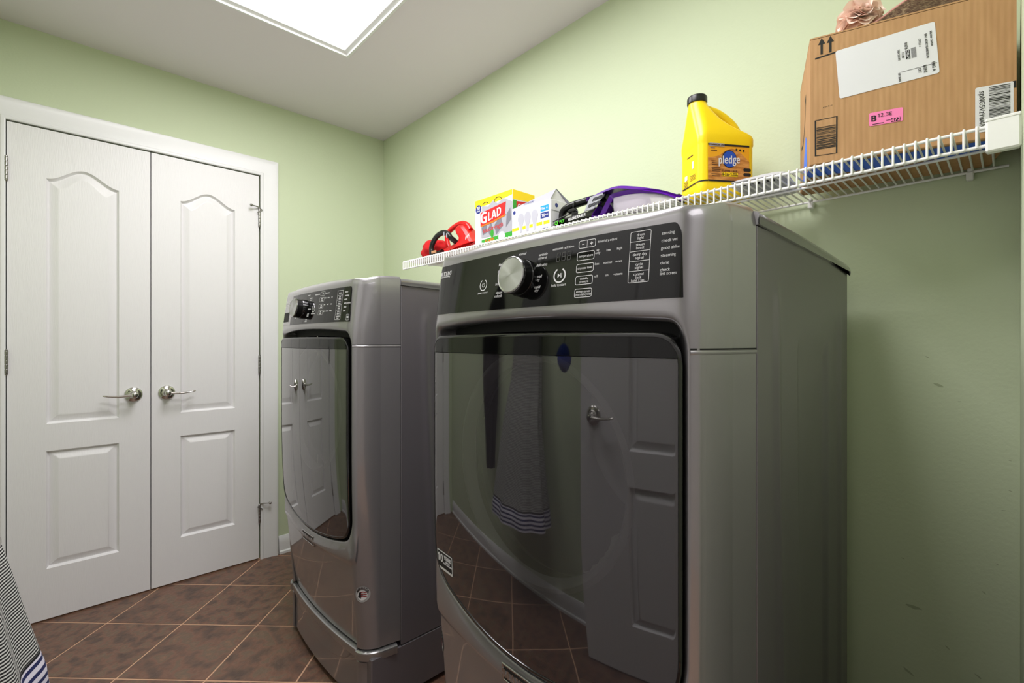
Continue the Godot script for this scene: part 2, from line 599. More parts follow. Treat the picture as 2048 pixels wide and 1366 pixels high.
# moulded two-panel door: face towards +z, u from 0 to w
func door_leaf(parent: Node3D, w: float, h: float, th: float, both := false) -> void:
	for side in ([1, -1] if both else [1]):
		var mb := MB.new()
		mb.angle = 30
		var S := func(u: float, y: float, d: float) -> Vector3:
			return Vector3(u, y, d) if side == 1 else Vector3(w - u, y, -th - d)
		var u0 := 0.112 * w / 0.457
		var u1 := w - u0
		var um := (u0 + u1) / 2
		var hwid := (u1 - u0) / 2
		var yA := 0.215
		var yB := 0.703
		var yC := 0.815
		var ears := 1.832
		var rise := 0.056
		var arch := func(u: float) -> float: return ears + rise * (0.5 + 0.5 * cos(PI * clampf((u - um) / hwid, -1, 1)))
		var y0 := 0.008
		# stiles and rails
		mb.quad(S.call(0, y0, 0), S.call(u0, y0, 0), S.call(u0, h, 0), S.call(0, h, 0))
		mb.quad(S.call(u1, y0, 0), S.call(w, y0, 0), S.call(w, h, 0), S.call(u1, h, 0))
		mb.quad(S.call(u0, y0, 0), S.call(u1, y0, 0), S.call(u1, yA, 0), S.call(u0, yA, 0))
		mb.quad(S.call(u0, yB, 0), S.call(u1, yB, 0), S.call(u1, yC, 0), S.call(u0, yC, 0))
		var n := 28
		for i in n:
			var a := lerpf(u0, u1, float(i) / n)
			var b := lerpf(u0, u1, float(i + 1) / n)
			mb.quad(S.call(a, arch.call(a), 0), S.call(b, arch.call(b), 0), S.call(b, h, 0), S.call(a, h, 0))
		# edges
		mb.quad(S.call(0, y0, 0), S.call(0, h, 0), S.call(0, h, -th), S.call(0, y0, -th))
		mb.quad(S.call(w, y0, 0), S.call(w, y0, -th), S.call(w, h, -th), S.call(w, h, 0))
		mb.quad(S.call(0, h, 0), S.call(w, h, 0), S.call(w, h, -th), S.call(0, h, -th))
		mb.quad(S.call(0, y0, 0), S.call(0, y0, -th), S.call(w, y0, -th), S.call(w, y0, 0))
		# panels: a quirk, a wide bevel and a raised field
		for k in 2:
			var rs := []
			for st in [[0.0, 0.0], [0.004, -0.008], [0.008, -0.0125], [0.012, -0.0125], [0.034, -0.0025], [0.038, -0.0015], [0.040, -0.0015]]:
				var e: float = st[0]
				var r := PackedVector3Array()
				var lo := (yA if k == 0 else yC) + e
				r.append(S.call(u0 + e, lo, st[1]))
				r.append(S.call(u1 - e, lo, st[1]))
				for i in n + 1:
					var u := lerpf(u1 - e, u0 + e, float(i) / n)
					var us := lerpf(u1, u0, float(i) / n)
					r.append(S.call(u, (yB if k == 0 else arch.call(us)) - e, st[1]))
				rs.append(r)
			mb.rings(rs)
			var c: PackedVector3Array = rs[-1]
			for i in range(2, c.size() - 1):
				var a0 := c[i]
				var b0 := c[i + 1]
				var lo2 := c[0].y
				mb.quad(Vector3(b0.x, lo2, b0.z), Vector3(a0.x, lo2, a0.z), a0, b0)
		put(mb, M.door_white, "door_slab", parent)

func lever(parent: Node3D, at: Vector3, dir: float, front := 1.0) -> void:
	var mb := MB.new()
	var b := Basis(Vector3.RIGHT, PI / 2 * front)
	mb.lathe([Vector2(0.0335, 0), Vector2(0.0335, 0.003), Vector2(0.031, 0.007), Vector2(0.024, 0.010), Vector2(0.019, 0.011), Vector2(0.016, 0.014), Vector2(0.0125, 0.020), Vector2(0.0115, 0.034), Vector2(0.0135, 0.040), Vector2(0.0140, 0.050), Vector2(0.0115, 0.056), Vector2(0.006, 0.059)], 32, Transform3D(b, at))
	var pts := []
	var rr := []
	for k in 15:
		var t := k / 14.0
		pts.append(at + Vector3(dir * (0.004 + 0.104 * t), 0.001 - 0.004 * sin(t * PI) + 0.003 * t * t, front * (0.049 - 0.007 * t * t)))
		rr.append(lerpf(0.0088, 0.0058, minf(t * 1.2, 1.0)) * (1.0 if k < 14 else 0.6))
	mb.tube(pts, rr, 12, false, 0.72)
	put(mb, M.chrome, "lever_handle", parent)

func hinge(parent: Node3D, at: Vector3, stop := 0) -> void:
	var mb := MB.new()
	for k in 5:
		var y := -0.044 + 0.0178 * k
		mb.lathe([Vector2(0.0055, 0), Vector2(0.0062, 0.001), Vector2(0.0062, 0.0155), Vector2(0.0055, 0.0165)], 12, Transform3D(Basis(), at + Vector3(0, y, 0.004)))
	mb.lathe([Vector2(0.002, -0.054), Vector2(0.006, -0.048), Vector2(0.006, -0.045)], 12, Transform3D(Basis(), at + Vector3(0, 0, 0.004)))
	mb.lathe([Vector2(0.006, 0.045), Vector2(0.006, 0.048), Vector2(0.002, 0.052)], 12, Transform3D(Basis(), at + Vector3(0, 0, 0.004)))
	if stop != 0:
		var t := at + Vector3(0, 0.052, 0.006)
		mb.tube([t + Vector3(0, 0, 0), t + Vector3(stop * 0.022, 0.001, 0.012), t + Vector3(stop * 0.045, 0.0, 0.022)], 0.0032, 8)
		mb.lathe([Vector2(0.0055, 0), Vector2(0.0075, 0.003), Vector2(0.0075, 0.009), Vector2(0.003, 0.012)], 12, Transform3D(Basis(Vector3.BACK, -stop * PI / 2), t + Vector3(stop * 0.040, 0, 0.022)))
		mb.tube([t + Vector3(0, -0.004, 0), t + Vector3(-stop * 0.012, -0.012, 0.006), t + Vector3(stop * 0.012, -0.03, 0.006)], 0.003, 6)
	put(mb, M.steel, "hinge", parent)

func closet_doors() -> void:
	for k in 2:
		var o := Node3D.new()
		o.name = "door_%d" % (k + 1)
		o.set_meta("kind", "structure")
		add_child(o)
		o.position = Vector3(-0.1630 if k == 0 else 0.2970, 0, ZB + 0.004)
		o.set_meta("label", ["left closet door leaf, white two-panel arch-top with chrome lever pointing left", "right closet door leaf, white two-panel arch-top beside the washer"][k])
		door_leaf(o, 0.4565, 2.034, 0.035)
		lever(o, Vector3(0.395 if k == 0 else 0.058, 0.916, 0), -1.0 if k == 0 else 1.0)
		for y in [1.845, 1.075, 0.20] if k == 0 else [1.815, 1.035, 0.245]:
			hinge(o, Vector3(-0.001 if k == 0 else 0.4585, y, 0.001), 0 if k == 0 else (-1 if y > 1.5 else (1 if y < 0.5 else 0)))

func entry_door() -> void:
	var o := Node3D.new()
	o.name = "door_3"
	o.set_meta("kind", "structure")
	o.set_meta("label", "open white two-panel entry door resting by the left wall, seen in the dryer glass")
	add_child(o)
	# hinged at the doorway, swung back along the left wall: its face looks towards +x
	o.position = Vector3(-0.214, 0, 0.004)
	o.rotation_degrees.y = 83.2
	door_leaf(o, 0.915, 2.034, 0.035, true)
	lever(o, Vector3(0.850, 0.916, 0), -1.0)

func ceiling_fixture() -> void:
	for k in 2:  # second panel is out of view, placed to cast the dryer's shadow
		light_panel(thing("ceiling_light", ["white square ceiling light panel at the top of the photo, above the washer", "second square ceiling light panel, above the dryer and out of the frame"][k], "ceiling light", Vector3([FIX_X, FIX2_X][k], H, [FIX_Z, FIX2_Z][k])))

func light_panel(t: Node3D) -> void:
	var w := 0.33
	var l := FIX_L
	var mb := MB.new()
	mb.angle = 25
	var rs := []
	for p in [[0.010, 0.0], [0.010, -0.006], [0.007, -0.008], [-0.002, -0.008], [-0.004, -0.002], [-0.012, 0.004], [-0.020, 0.006], [-0.020, 0.04]]:
		var r := PackedVector3Array()
		for c in [[1, 1], [1, -1], [-1, -1], [-1, 1]]: r.append(Vector3(c[0] * (w + p[0]), p[1], c[1] * (l + p[0])))
		rs.append(r)
	mb.rings(rs)
	put(mb, M.trim_white, "frame", t)
	mb = MB.new()
	mb.box(Vector3(0, 0.006, 0), Vector3((w - 0.0205) * 2, 0.006, (l - 0.0205) * 2), 0.001)
	put(mb, M.lens_glow, "diffuser", t)
	mb = MB.new()
	mb.box(Vector3(0, 0.07, 0), Vector3(w * 2, 0.06, l * 2), 0.001)
	put(mb, M.trim_white, "housing", t)

# ---------------------------------------------------------------- washer and dryer
const HW := 0.343
const PC := 0.285      # bow of the front ends, corner begins
const PK := 0.408      # crease of the corner column
const PL := 0.468      # seam with the side panel

func plan(p: float) -> Array:
	var a := absf(p)
	var pos: Vector2      # (depth x, across w)
	var tan: Vector2
	if a <= PC:
		pos = Vector2(0.22 * a * a, a)
		tan = Vector2(0.44 * a, 1)
	elif a <= PK:
		var t := (a - PC) / (PK - PC)
		t = t * (1.33 - 0.33 * t)
		var p0 := Vector2(0.01787, 0.285)
		var p1 := Vector2(0.0232, 0.3265)
		var p2 := Vector2(0.113, 0.3322)
		pos = p0 * (1 - t) * (1 - t) + p1 * 2 * t * (1 - t) + p2 * t * t
		tan = (p1 - p0) * (1 - t) + (p2 - p1) * t
	else:
		var t := (a - PK) / (PL - PK)
		pos = Vector2(0.113, 0.3322).lerp(Vector2(0.175, HW), t)
		tan = Vector2(0.062, 0.0108)
	tan = tan.normalized()
	var n := Vector2(-tan.y, tan.x)
	if p < 0:
		pos.y = -pos.y
		n.y = -n.y
	return [pos, n]

func surf(p: float, q: float, off := 0.0) -> Vector3:
	var pl := plan(p)
	var pos: Vector2 = pl[0]
	var n: Vector2 = pl[1]
	var dx := 0.0
	var y := q
	var k := 1.0 - smoothstep(PC, PK, absf(p))
	if q < 0.85: dx = 0.05 * pow((0.85 - maxf(q, 0.2)) / 0.65, 2.0) * k
	if q > 1.19: dx = 0.13 * (minf(q, 1.333) - 1.19) * k
	if q > 1.333:
		var d0 := dx
		var roll := lerpf(0.009, 0.056, 1.0 - smoothstep(0.15, 0.285, absf(p)))
		var t := minf(1.0, (q - 1.333) / 0.07)
		dx = d0 + 2 * t * (1 - t) * 0.003 + t * t * roll
		var ap := absf(p)
		var yt := 1.3655 - 0.013 * smoothstep(0.15, 0.275, ap) * (1.0 - smoothstep(0.34, 0.43, ap))
		y = lerpf(yt, 1.333, (1 - t) * (1 - t))
		if q > 1.403:
			dx += (q - 1.403) * lerpf(1.6, 1.2, k)
			y -= (q - 1.403) * 0.03
	var e := off - dx
	return Vector3(pos.x + n.x * e, y, pos.y + n.y * e)

# outline of the door: straight sides, round corners, bulged top and bottom
class Outline:
	var hw: float
	var r: Array
	var pe := [0.0, 0.0]
	var qc := [0.0, 0.0]
	var ph := [0.0, 0.0]
	var b: Array
	func _init(w: float, qb: float, qt: float, rb: float, rt: float, bb: float, bt: float) -> void:
		hw = w
		r = [rb, rt]
		b = [bb, bt]
		for k in 2:
			var f := 0.0
			for i in 12: f = atan(2.0 * b[k] / (hw - r[k] + r[k] * sin(f)))
			ph[k] = f
			pe[k] = hw - r[k] + r[k] * sin(f)
			var d: float = b[k] + r[k] * cos(f)
			qc[k] = (qb + d) if k == 0 else (qt - d)
	func edge(k: int, p: float) -> float:
		var a := absf(p)
		var s := -1.0 if k == 0 else 1.0
		if a <= pe[k]:
			var d: float = r[k] * cos(ph[k]) + b[k] * (1.0 - pow(a / pe[k], 2))
			return qc[k] + s * d
		return qc[k] + s * sqrt(maxf(0.0, r[k] * r[k] - pow(a - (hw - r[k]), 2)))
	func lo(p: float) -> float: return edge(0, p)
	func hi(p: float) -> float: return edge(1, p)
	# four open runs, anticlockwise: right, top, left, bottom, split at the middles of the corners
	func runs() -> Array:
		var c := []
		for k in 2:
			var m: float = hw - r[k] + r[k] * 0.70711
			c.append(m)
		var R := PackedVector2Array()
		for i in 9:
			var a := lerpf(-45, 0, i / 8.0)
			R.append(Vector2(hw - r[0] + r[0] * cos(deg_to_rad(a)), qc[0] + r[0] * sin(deg_to_rad(a))))
		for i in 9:
			var a := lerpf(0, 45, i / 8.0)
			R.append(Vector2(hw - r[1] + r[1] * cos(deg_to_rad(a)), qc[1] + r[1] * sin(deg_to_rad(a))))
		var T := PackedVector2Array()
		for i in 61:
			var p: float = c[1] * cos(PI * i / 60.0)
			T.append(Vector2(p, hi(p)))
		var L := PackedVector2Array()
		for i in range(R.size() - 1, -1, -1): L.append(Vector2(-R[i].x, R[i].y))
		var B := PackedVector2Array()
		for i in 61:
			var p: float = -c[0] * cos(PI * i / 60.0)
			B.append(Vector2(p, lo(p)))
		return [R, T, L, B]
	func points(nv: int, nh: int) -> PackedVector2Array:
		var out := PackedVector2Array()
		var rs := runs()
		for k in 4:
			var d: PackedVector2Array = rs[k]
			var n := nv if k % 2 == 0 else nh
			var len := [0.0]
			for i in range(1, d.size()): len.append(len[-1] + d[i].distance_to(d[i - 1]))
			var j := 0
			for i in n:
				var t: float = len[-1] * i / n
				while j < d.size() - 2 and len[j + 1] < t: j += 1
				out.append(d[j].lerp(d[j + 1], (t - len[j]) / maxf(1e-9, len[j + 1] - len[j])))
		return out

func normals2(p: PackedVector2Array) -> PackedVector2Array:
	var n := PackedVector2Array()
	for i in p.size():
		var t := (p[(i + 1) % p.size()] - p[(i - 1 + p.size()) % p.size()]).normalized()
		n.append(Vector2(t.y, -t.x))
	return n

# triangles in (p, q, off), cut at q = seam into two builders
func split_add(up: MB, dn: MB, t: Array, seam: float) -> void:
	for side in 2:
		var poly := []
		for i in 3:
			var a: Vector3 = t[i]
			var b: Vector3 = t[(i + 1) % 3]
			var ia := (a.y >= seam) == (side == 0)
			var ib := (b.y >= seam) == (side == 0)
			if ia: poly.append(a)
			if ia != ib: poly.append(a.lerp(b, (seam - a.y) / (b.y - a.y)))
		var mb := up if side == 0 else dn
		for i in range(1, poly.size() - 1):
			mb.tri(surf(poly[0].x, poly[0].y, poly[0].z), surf(poly[i].x, poly[i].y, poly[i].z), surf(poly[i + 1].x, poly[i + 1].y, poly[i + 1].z))

func patch(mb: MB, ps: Array, lo: Callable, hi: Callable, off: float, nq: int) -> void:
	for i in ps.size() - 1:
		for j in nq:
			var a := float(j) / nq
			var b := float(j + 1) / nq
			var P := func(p: float, t: float) -> Vector3: return surf(p, lerpf(lo.call(p), hi.call(p), t), off)
			mb.quad(P.call(ps[i], a), P.call(ps[i + 1], a), P.call(ps[i + 1], b), P.call(ps[i], b))

func sines(w: float, n: int) -> Array:
	var o := []
	for i in n + 1: o.append(w * sin(-PI / 2 + PI * i / n))
	return o

func contour_rings(mb: MB, ol: Outline, st: Array) -> void:
	var base := ol.points(30, 70)
	var nn := normals2(base)
	var rs := []
	for s in st:
		var r := PackedVector3Array()
		for i in base.size():
			var c = base[i] + nn[i] * s[0]
			r.append(surf(c.x, c.y, s[1]))
		rs.append(r)
	mb.rings(rs)

func machine(kind: String, label: String, at: Vector3) -> Node3D:
	var dry := kind == "clothes_dryer"
	var t := thing(kind, label, "dryer" if dry else "washer", at)
	var seam := 1.1455
	var door := Outline.new(0.3045, 0.563 if dry else 0.507, 1.1725, 0.105 if dry else 0.075, 0.042, 0.048 if dry else 0.030, 0.002)
	var hole := Outline.new(0.3105, door.lo(0) - 0.007, 1.1965, 0.110 if dry else 0.08, 0.040, 0.048 if dry else 0.030, 0.011)
	# ---- front shell: lips of the door opening, then out to the corners
	var up := MB.new()
	var dn := MB.new()
	up.angle = 30
	dn.angle = 30
	var NV := 44
	var NH := 70
	var base := hole.points(NV, NH)
	var nn := normals2(base)
	var F := 0.345
	var q0: float = door.lo(0) - 0.06
	var q1 := 1.268
	var frame := PackedVector2Array()
	for i in NV: frame.append(Vector2(F, lerpf(q0, q1, float(i) / NV)))
	for i in NH: frame.append(Vector2(lerpf(F, -F, float(i) / NH), q1))
	for i in NV: frame.append(Vector2(-F, lerpf(q1, q0, float(i) / NV)))
	for i in NH: frame.append(Vector2(lerpf(-F, F, float(i) / NH), q0))
	var rs := []
	var lipw := []
	for i in base.size(): lipw.append(lerpf(0.007, 0.0165, smoothstep(0.3, 1.0, nn[i].y)))
	for st in [[0, -0.05], [0, -0.025]]:
		var r := []
		for i in base.size(): r.append(Vector3(base[i].x, base[i].y, st[1]))
		rs.append(r)
	for k in 7:
		var a := PI / 2 * k / 6.0
		var r := []
		for i in base.size():
			var c: Vector2 = base[i] + nn[i] * lipw[i] * (1 - cos(a))
			r.append(Vector3(c.x, c.y, -lipw[i] * (1 - sin(a))))
		rs.append(r)
	var last: Array = rs[-1]
	for fk in [[0.12, 0.0025], [0.3, 0.005], [0.5, 0.0065], [0.60, 0.006], [0.66, 0.004], [0.72, 0.001], [0.78, 0.0], [1.0, 0.0]]:
		var f: float = fk[0]
		var r := []
		# the surround swells a little below the door and is creased against the lower panel
		for i in base.size():
			var c := Vector2(last[i].x, last[i].y).lerp(frame[i], f)
			r.append(Vector3(c.x, c.y, fk[1] * smoothstep(0.1, -0.5, nn[i].y)))
		rs.append(r)
	for k in rs.size() - 1:
		for i in base.size():
			var j := (i + 1) % base.size()
			split_add(up, dn, [rs[k][i], rs[k][j], rs[k + 1][j]], seam)
			split_add(up, dn, [rs[k][i], rs[k + 1][j], rs[k + 1][i]], seam)
	var qs := []
	var q := 0.2
	while q < 1.325:
		qs.append(q)
		q += 0.028
	for k in 17: qs.append(1.325 + 0.0055 * k)
	qs.append(1.455)
	qs.append(1.49)
	var pcol := [F, 0.352, 0.36, 0.37, 0.38, 0.39, 0.398, 0.404, 0.4075, 0.4085, 0.412, 0.425, 0.445, PL]
	for s in [-1, 1]:
		for i in pcol.size() - 1:
			for j in qs.size() - 1:
				var a := Vector3(s * pcol[i], qs[j], 0)
				var b := Vector3(s * pcol[i + 1], qs[j], 0)
				var c := Vector3(s * pcol[i + 1], qs[j + 1], 0)
				var d := Vector3(s * pcol[i], qs[j + 1], 0)
				if s > 0:
					split_add(up, dn, [a, b, c], seam)
					split_add(up, dn, [a, c, d], seam)
				else:
					split_add(up, dn, [a, c, b], seam)
					split_add(up, dn, [a, d, c], seam)
	for i in NH:
		var pa := lerpf(-F, F, float(i) / NH)
		var pb := lerpf(-F, F, float(i + 1) / NH)
		var cols := [[], []]
		for k in 11: cols[0].append(lerpf(0.2, q0, k / 10.0))
		cols[1].append(q1)
		for v in qs: if v > q1 + 0.005: cols[1].append(v)
		for cl in cols:
			for j in cl.size() - 1:
				split_add(up, dn, [Vector3(pa, cl[j], 0), Vector3(pb, cl[j], 0), Vector3(pb, cl[j + 1], 0)], seam)
				split_add(up, dn, [Vector3(pa, cl[j], 0), Vector3(pb, cl[j + 1], 0), Vector3(pa, cl[j + 1], 0)], seam)
	put(up, M.slate_metal, "console", t)
	put(dn, M.slate_metal, "front_panel", t)
	# seam line between console and front panel, and the rolled top edge of the front panel
	var mb := MB.new()
	for s in [-1, 1]:
		mb = MB.new()
		var mr := MB.new()
		var ps := []
		for k in 19: ps.append(s * lerpf(0.3165, PL + 0.0005, k / 18.0))
		if s < 0: ps.reverse()
		patch(mb, ps, func(_p): return seam - 0.0006, func(_p): return seam + 0.0018, 0.0005, 1)
		for k in ps.size() - 1:
			for j in 4:
				var A := func(p: float, i: int) -> Vector3: return surf(p, seam - 0.0075 + 0.0071 * i / 4.0, [0.0002, 0.0010, 0.0014, 0.0012, -0.0005][i])
				mr.quad(A.call(ps[k], j), A.call(ps[k + 1], j), A.call(ps[k + 1], j + 1), A.call(ps[k], j + 1))
		put(mb, M.black_matte, "seam", t)
		put(mr, M.slate_metal, "panel_edge", t)
	# ---- cabinet: pressed side panels, back
	mb = MB.new()
	mb.angle = 50
	var rear := 0.765
	for s in [-1, 1]:
		mb.grid(func(u: float, v: float) -> Vector3:
			var x := lerpf(0.1765, rear, u)
			var y := lerpf(0.183, 1.336, v)
			var d := side_relief(x, y)
			return Vector3(x, y, s * (HW + d)), 110, 60, s > 0)
	mb.quad(Vector3(rear, 0.183, -HW), Vector3(rear, 1.336, -HW), Vector3(rear, 1.336, HW), Vector3(rear, 0.183, HW))
	# folded front edges of the side panels
	for s in [-1, 1]: mb.box(Vector3(0.1785, 0.76, s * (HW - 0.004)), Vector3(0.004, 1.152, 0.0105), 0.0018)
	put(mb, M.slate_side, "cabinet", t)
	# ---- lid
	mb = MB.new()
	var lid := poly2([Vector2(0.1755, 1.3375), Vector2(0.768, 1.3255), Vector2(0.779, 1.3290), Vector2(0.781, 1.3345), Vector2(0.775, 1.3395), Vector2(0.745, 1.3430), Vector2(0.60, 1.3500), Vector2(0.40, 1.3570), Vector2(0.1755, 1.3600)])
	var rl := []
	for st in [[-0.3462, 0.014], [-0.3475, 0.010], [-0.3455, 0.004], [-0.341, 0.001], [-0.335, 0.0], [0.335, 0.0], [0.341, 0.001], [0.3455, 0.004], [0.3475, 0.010], [0.3462, 0.014]]:
		var r := PackedVector3Array()
		for p in lid: r.append(Vector3(p.x, p.y - (st[1] if p.y > 1.3392 or p.x > 0.77 else 0.0), st[0]))
		rl.append(r)
	mb.rings(rl, true, true, true)
	put(mb, M.slate_metal, "lid", t)
	# ---- pedestal with drawer
	mb = MB.new()
	mb.box(Vector3(0.42, 0.098, 0), Vector3(0.69, 0.162, HW * 2), 0.003)
	put(mb, M.slate_side, "pedestal", t)
	for k in [[-1, -1], [-1, 1], [1, -1], [1, 1]]:
		mb = MB.new()
		mb.lathe([Vector2(0.022, 0.0), Vector2(0.022, 0.008), Vector2(0.010, 0.010), Vector2(0.010, 0.022)], 14, Transform3D(Basis(), Vector3(0.42 + k[0] * 0.30, 0, k[1] * 0.30)))
		put(mb, M.black_matte, "foot", t)
	mb = MB.new()
	mb.angle = 30
	var ps := []
	for k in 81: ps.append(lerpf(-0.455, 0.455, k / 80.0))
	var pedq := func(p: float, q2: float, off: float) -> Vector3:
		var v := surf(p, 0.215, off)
		return Vector3(v.x, q2, v.z)
	var rows := [[0.020, -0.02], [0.020, -0.002], [0.024, 0.0], [0.150, 0.0], [0.157, -0.001], [0.160, -0.006], [0.160, -0.03]]
	for k in ps.size() - 1:
		for j in rows.size() - 1:
			mb.quad(pedq.call(ps[k], rows[j][0], rows[j][1]), pedq.call(ps[k + 1], rows[j][0], rows[j][1]), pedq.call(ps[k + 1], rows[j + 1][0], rows[j + 1][1]), pedq.call(ps[k], rows[j + 1][0], rows[j + 1][1]))
	# shallow finger scoop: a lens-shaped dish pressed under the handle
	var drawer := put(mb, M.slate_metal, "drawer", t)
	mb = MB.new()
	mb.angle = 25
	var scoop := []
	for st in [[1.0, 0.0006], [0.97, 0.0022], [0.93, 0.0026], [0.6, 0.0012], [0.2, 0.0008]]:
		var r := PackedVector3Array()
		for k in 48:
			var a := TAU * k / 48
			r.append(pedq.call(0.235 * cos(a) * st[0], 0.158 + (0.062 * sin(a) if sin(a) < 0 else 0.002 * sin(a)) * st[0], st[1]))
		scoop.append(r)
	mb.rings(scoop, true, false, true)
	put(mb, M.slate_metal, "scoop", drawer)
	mb = MB.new()
	mb.angle = 30
	var hr := [[0.166, -0.02], [0.165, 0.006], [0.168, 0.0105], [0.186, 0.0125], [0.192, 0.011], [0.1955, 0.004], [0.1955, -0.02]]
	for k in ps.size() - 1:
		for j in hr.size() - 1:
			mb.quad(pedq.call(ps[k], hr[j][0], hr[j][1]), pedq.call(ps[k + 1], hr[j][0], hr[j][1]), pedq.call(ps[k + 1], hr[j + 1][0], hr[j + 1][1]), pedq.call(ps[k], hr[j + 1][0], hr[j + 1][1]))
	for e in [0, 80]:
		var o := PackedVector3Array()
		for h2 in hr: o.append(pedq.call(ps[e], h2[0], h2[1]))
		for j in range(1, o.size() - 1):
			if e == 0: mb.tri(o[0], o[j + 1], o[j])
			else: mb.tri(o[0], o[j], o[j + 1])
	put(mb, M.handle_metal, "handle", drawer)
	# ---- dark liner behind the door gap
	mb = MB.new()
	contour_rings(mb, hole, [[0.004, -0.048], [-0.02, -0.046]])
	put(mb, M.black_matte, "liner", t)
	# ---- door
	mb = MB.new()
	mb.angle = 35
	contour_rings(mb, door, [[-0.03, -0.034], [-0.004, -0.034], [0.0, -0.030], [0.0, 0.000], [-0.0010, 0.0025], [-0.0035, 0.0040], [-0.0068, 0.0040], [-0.0075, 0.0030], [-0.0085, 0.0005]])
	var dr := put(mb, M.black_gloss, "door", t)
	var band := 1.1325
	var wi := door.hw - 0.0078
	mb = MB.new()
	patch(mb, sines(wi, 56), func(p): return minf(door.lo(p * 0.9999) + 0.008, 0.9), func(_p): return band, 0.0022, 14)
	put(mb, M.smoked_glass, "pane", dr)
	mb = MB.new()
	patch(mb, sines(wi, 56), func(_p): return band + 0.0012, func(p): return door.hi(p * 0.9999) - 0.007, 0.0034, 3)
	put(mb, M.panel_glass, "trim_band", dr)
	# inner door: dark bowl round a circular window
	mb = MB.new()
	var pts := door.points(30, 70)
	var n2 := pts.size()
	var pc := 0.922
	var ra := []
	for st in [[-1.0, -0.030], [0.219, -0.026], [0.216, -0.023], [0.209, -0.021], [0.204, -0.025], [0.198, -0.045]]:
		var r := PackedVector3Array()
		for i in n2:
			if st[0] < 0:
				var c := pts[i].lerp(Vector2(0, 0.87), 0.03)
				r.append(surf(c.x, c.y, st[1]))
			else:
				var d := (pts[i] - Vector2(0, pc)).normalized()
				r.append(surf(d.x * st[0], pc + d.y * st[0], st[1]))
		ra.append(r)
	mb.rings(ra.slice(0, 2))
	put(mb, M.inner_grey, "inner_panel", dr)
	mb = MB.new()
	mb.rings(ra.slice(1))
	put(mb, M.window_grey, "window_ring", dr)
	# ---- drum
	mb = MB.new()
	mb.angle = 40
	var X := Transform3D(Basis(Vector3.BACK, -PI / 2), Vector3(0, pc, 0))
	mb.lathe([Vector2(0.20, 0.075), Vector2(0.215, 0.10), Vector2(0.262, 0.115), Vector2(0.270, 0.14), Vector2(0.270, 0.56), Vector2(0.24, 0.585), Vector2(0.05, 0.59)], 48, X, false, true)
	var dm := put(mb, M.drum_steel, "drum", t)
	if dry:
		mb = MB.new()
		mb.grid(func(u: float, v: float) -> Vector3:
			var a := u * 0.34
			var b := v * 0.24
			return Vector3(0.16 + b * 0.9, pc - 0.235 + 0.05 * sin(u * 5.0 + 1.0) * sin(v * 4.0) + 0.07 * u + 0.004 * sin(v * 90.0), 0.02 + a * 0.55 + 0.02 * sin(v * 7.0)), 40, 60)
		put(mb, M.cloth_white, "laundry", dm)
	# ---- control panel
	mb = MB.new()
	mb.angle = 30
	var pr0 := -0.3055 if dry else -0.178
	var pr1 := 0.3055
	var cx := (pr0 + pr1) / 2
	var gl := rrect(cx, 1.2732, pr1 - pr0, 0.1095, 0.0015, 2)
	var rt := 0.024 if dry else 0.012
	var tl := 0.012 if dry else 0.002
	gl = PackedVector2Array()
	gl.append(Vector2(pr0, 1.2187))
	gl.append(Vector2(pr1, 1.2187))
	gl.append_array(arc2(pr1 - rt, 1.328 - rt, rt, 0, 90, 8))
	gl.append_array(arc2(pr0 + tl, 1.328 - tl, tl, 90, 180, 4))
	var hi2 := func(p: float) -> float:
		if p > pr1 - rt: return 1.328 - rt + sqrt(maxf(0, rt * rt - pow(p - pr1 + rt, 2)))
		if p < pr0 + tl: return 1.328 - tl + sqrt(maxf(0, tl * tl - pow(p - pr0 - tl, 2)))
		return 1.328
	var pp := []
	for k in 5: pp.append(pr0 + tl * (1 - cos(PI / 2 * k / 4.0)))
	for k in range(1, 40): pp.append(lerpf(pr0 + tl, pr1 - rt, k / 40.0))
	for k in 9: pp.append(pr1 - rt + rt * sin(PI / 2 * k / 8.0))
	patch(mb, pp, func(_p): return 1.2187, hi2, 0.0014, 4)
	var e0 := PackedVector3Array()
	var e1 := PackedVector3Array()
	for g in gl.size():
		var a := gl[g]
		var b := gl[(g + 1) % gl.size()]
		for k in 12:
			var c := a.lerp(b, k / 12.0)
			e0.append(surf(c.x, c.y, -0.001))
			e1.append(surf(c.x, c.y, 0.0014))
	mb.rings([e0, e1])
	var glass := put(mb, M.panel_glass, "control_panel", t)
	panel_print(glass, dry)
	knob(t, 0.002 if dry else -0.045, 1.2715)
	if not dry: dispenser(t)
	badge(t, -0.003, (door.lo(0) - 0.034) if dry else 0.470)
	if dry:
		sticker(t, -0.318, 0.462)
		# ten-year sticker low on the door
		mb = MB.new()
		var W := func(v: Vector3) -> Vector3: return surf(-0.252 + v.x, 0.667 + v.y, 0.0028 + v.z)
		inkpoly(mb, rrect(0, 0, 0.066, 0.042, 0.002), W)
		var st := put(mb, M.print_white, "warranty_sticker", dr)
		mb = MB.new()
		inkpoly(mb, rrect(0, 0.0015, 0.062, 0.034, 0.001), W, 0.0007)
		put(mb, M.print_black, "ink", st)
		mb = MB.new()
		var W2 := func(v: Vector3) -> Vector3: return W.call(v + Vector3(0, 0, 0.0011))
		mb.text("10", 0.024, func(v): return W2.call(v + Vector3(-0.019, 0.005, 0)), bold)
		mb.text("YEAR", 0.012, func(v): return W2.call(v + Vector3(0.013, 0.010, 0)), bold)
		mb.text("LIMITED", 0.0055, func(v): return W2.call(v + Vector3(0.013, 0.0015, 0)), sans)
		mb.text("PARTS WARRANTY", 0.004, func(v): return W2.call(v + Vector3(0.013, -0.0035, 0)), sans)
		put(mb, M.print_white, "lettering", st)
	else:
		sticker(t, 0.350, 0.376)
	return t

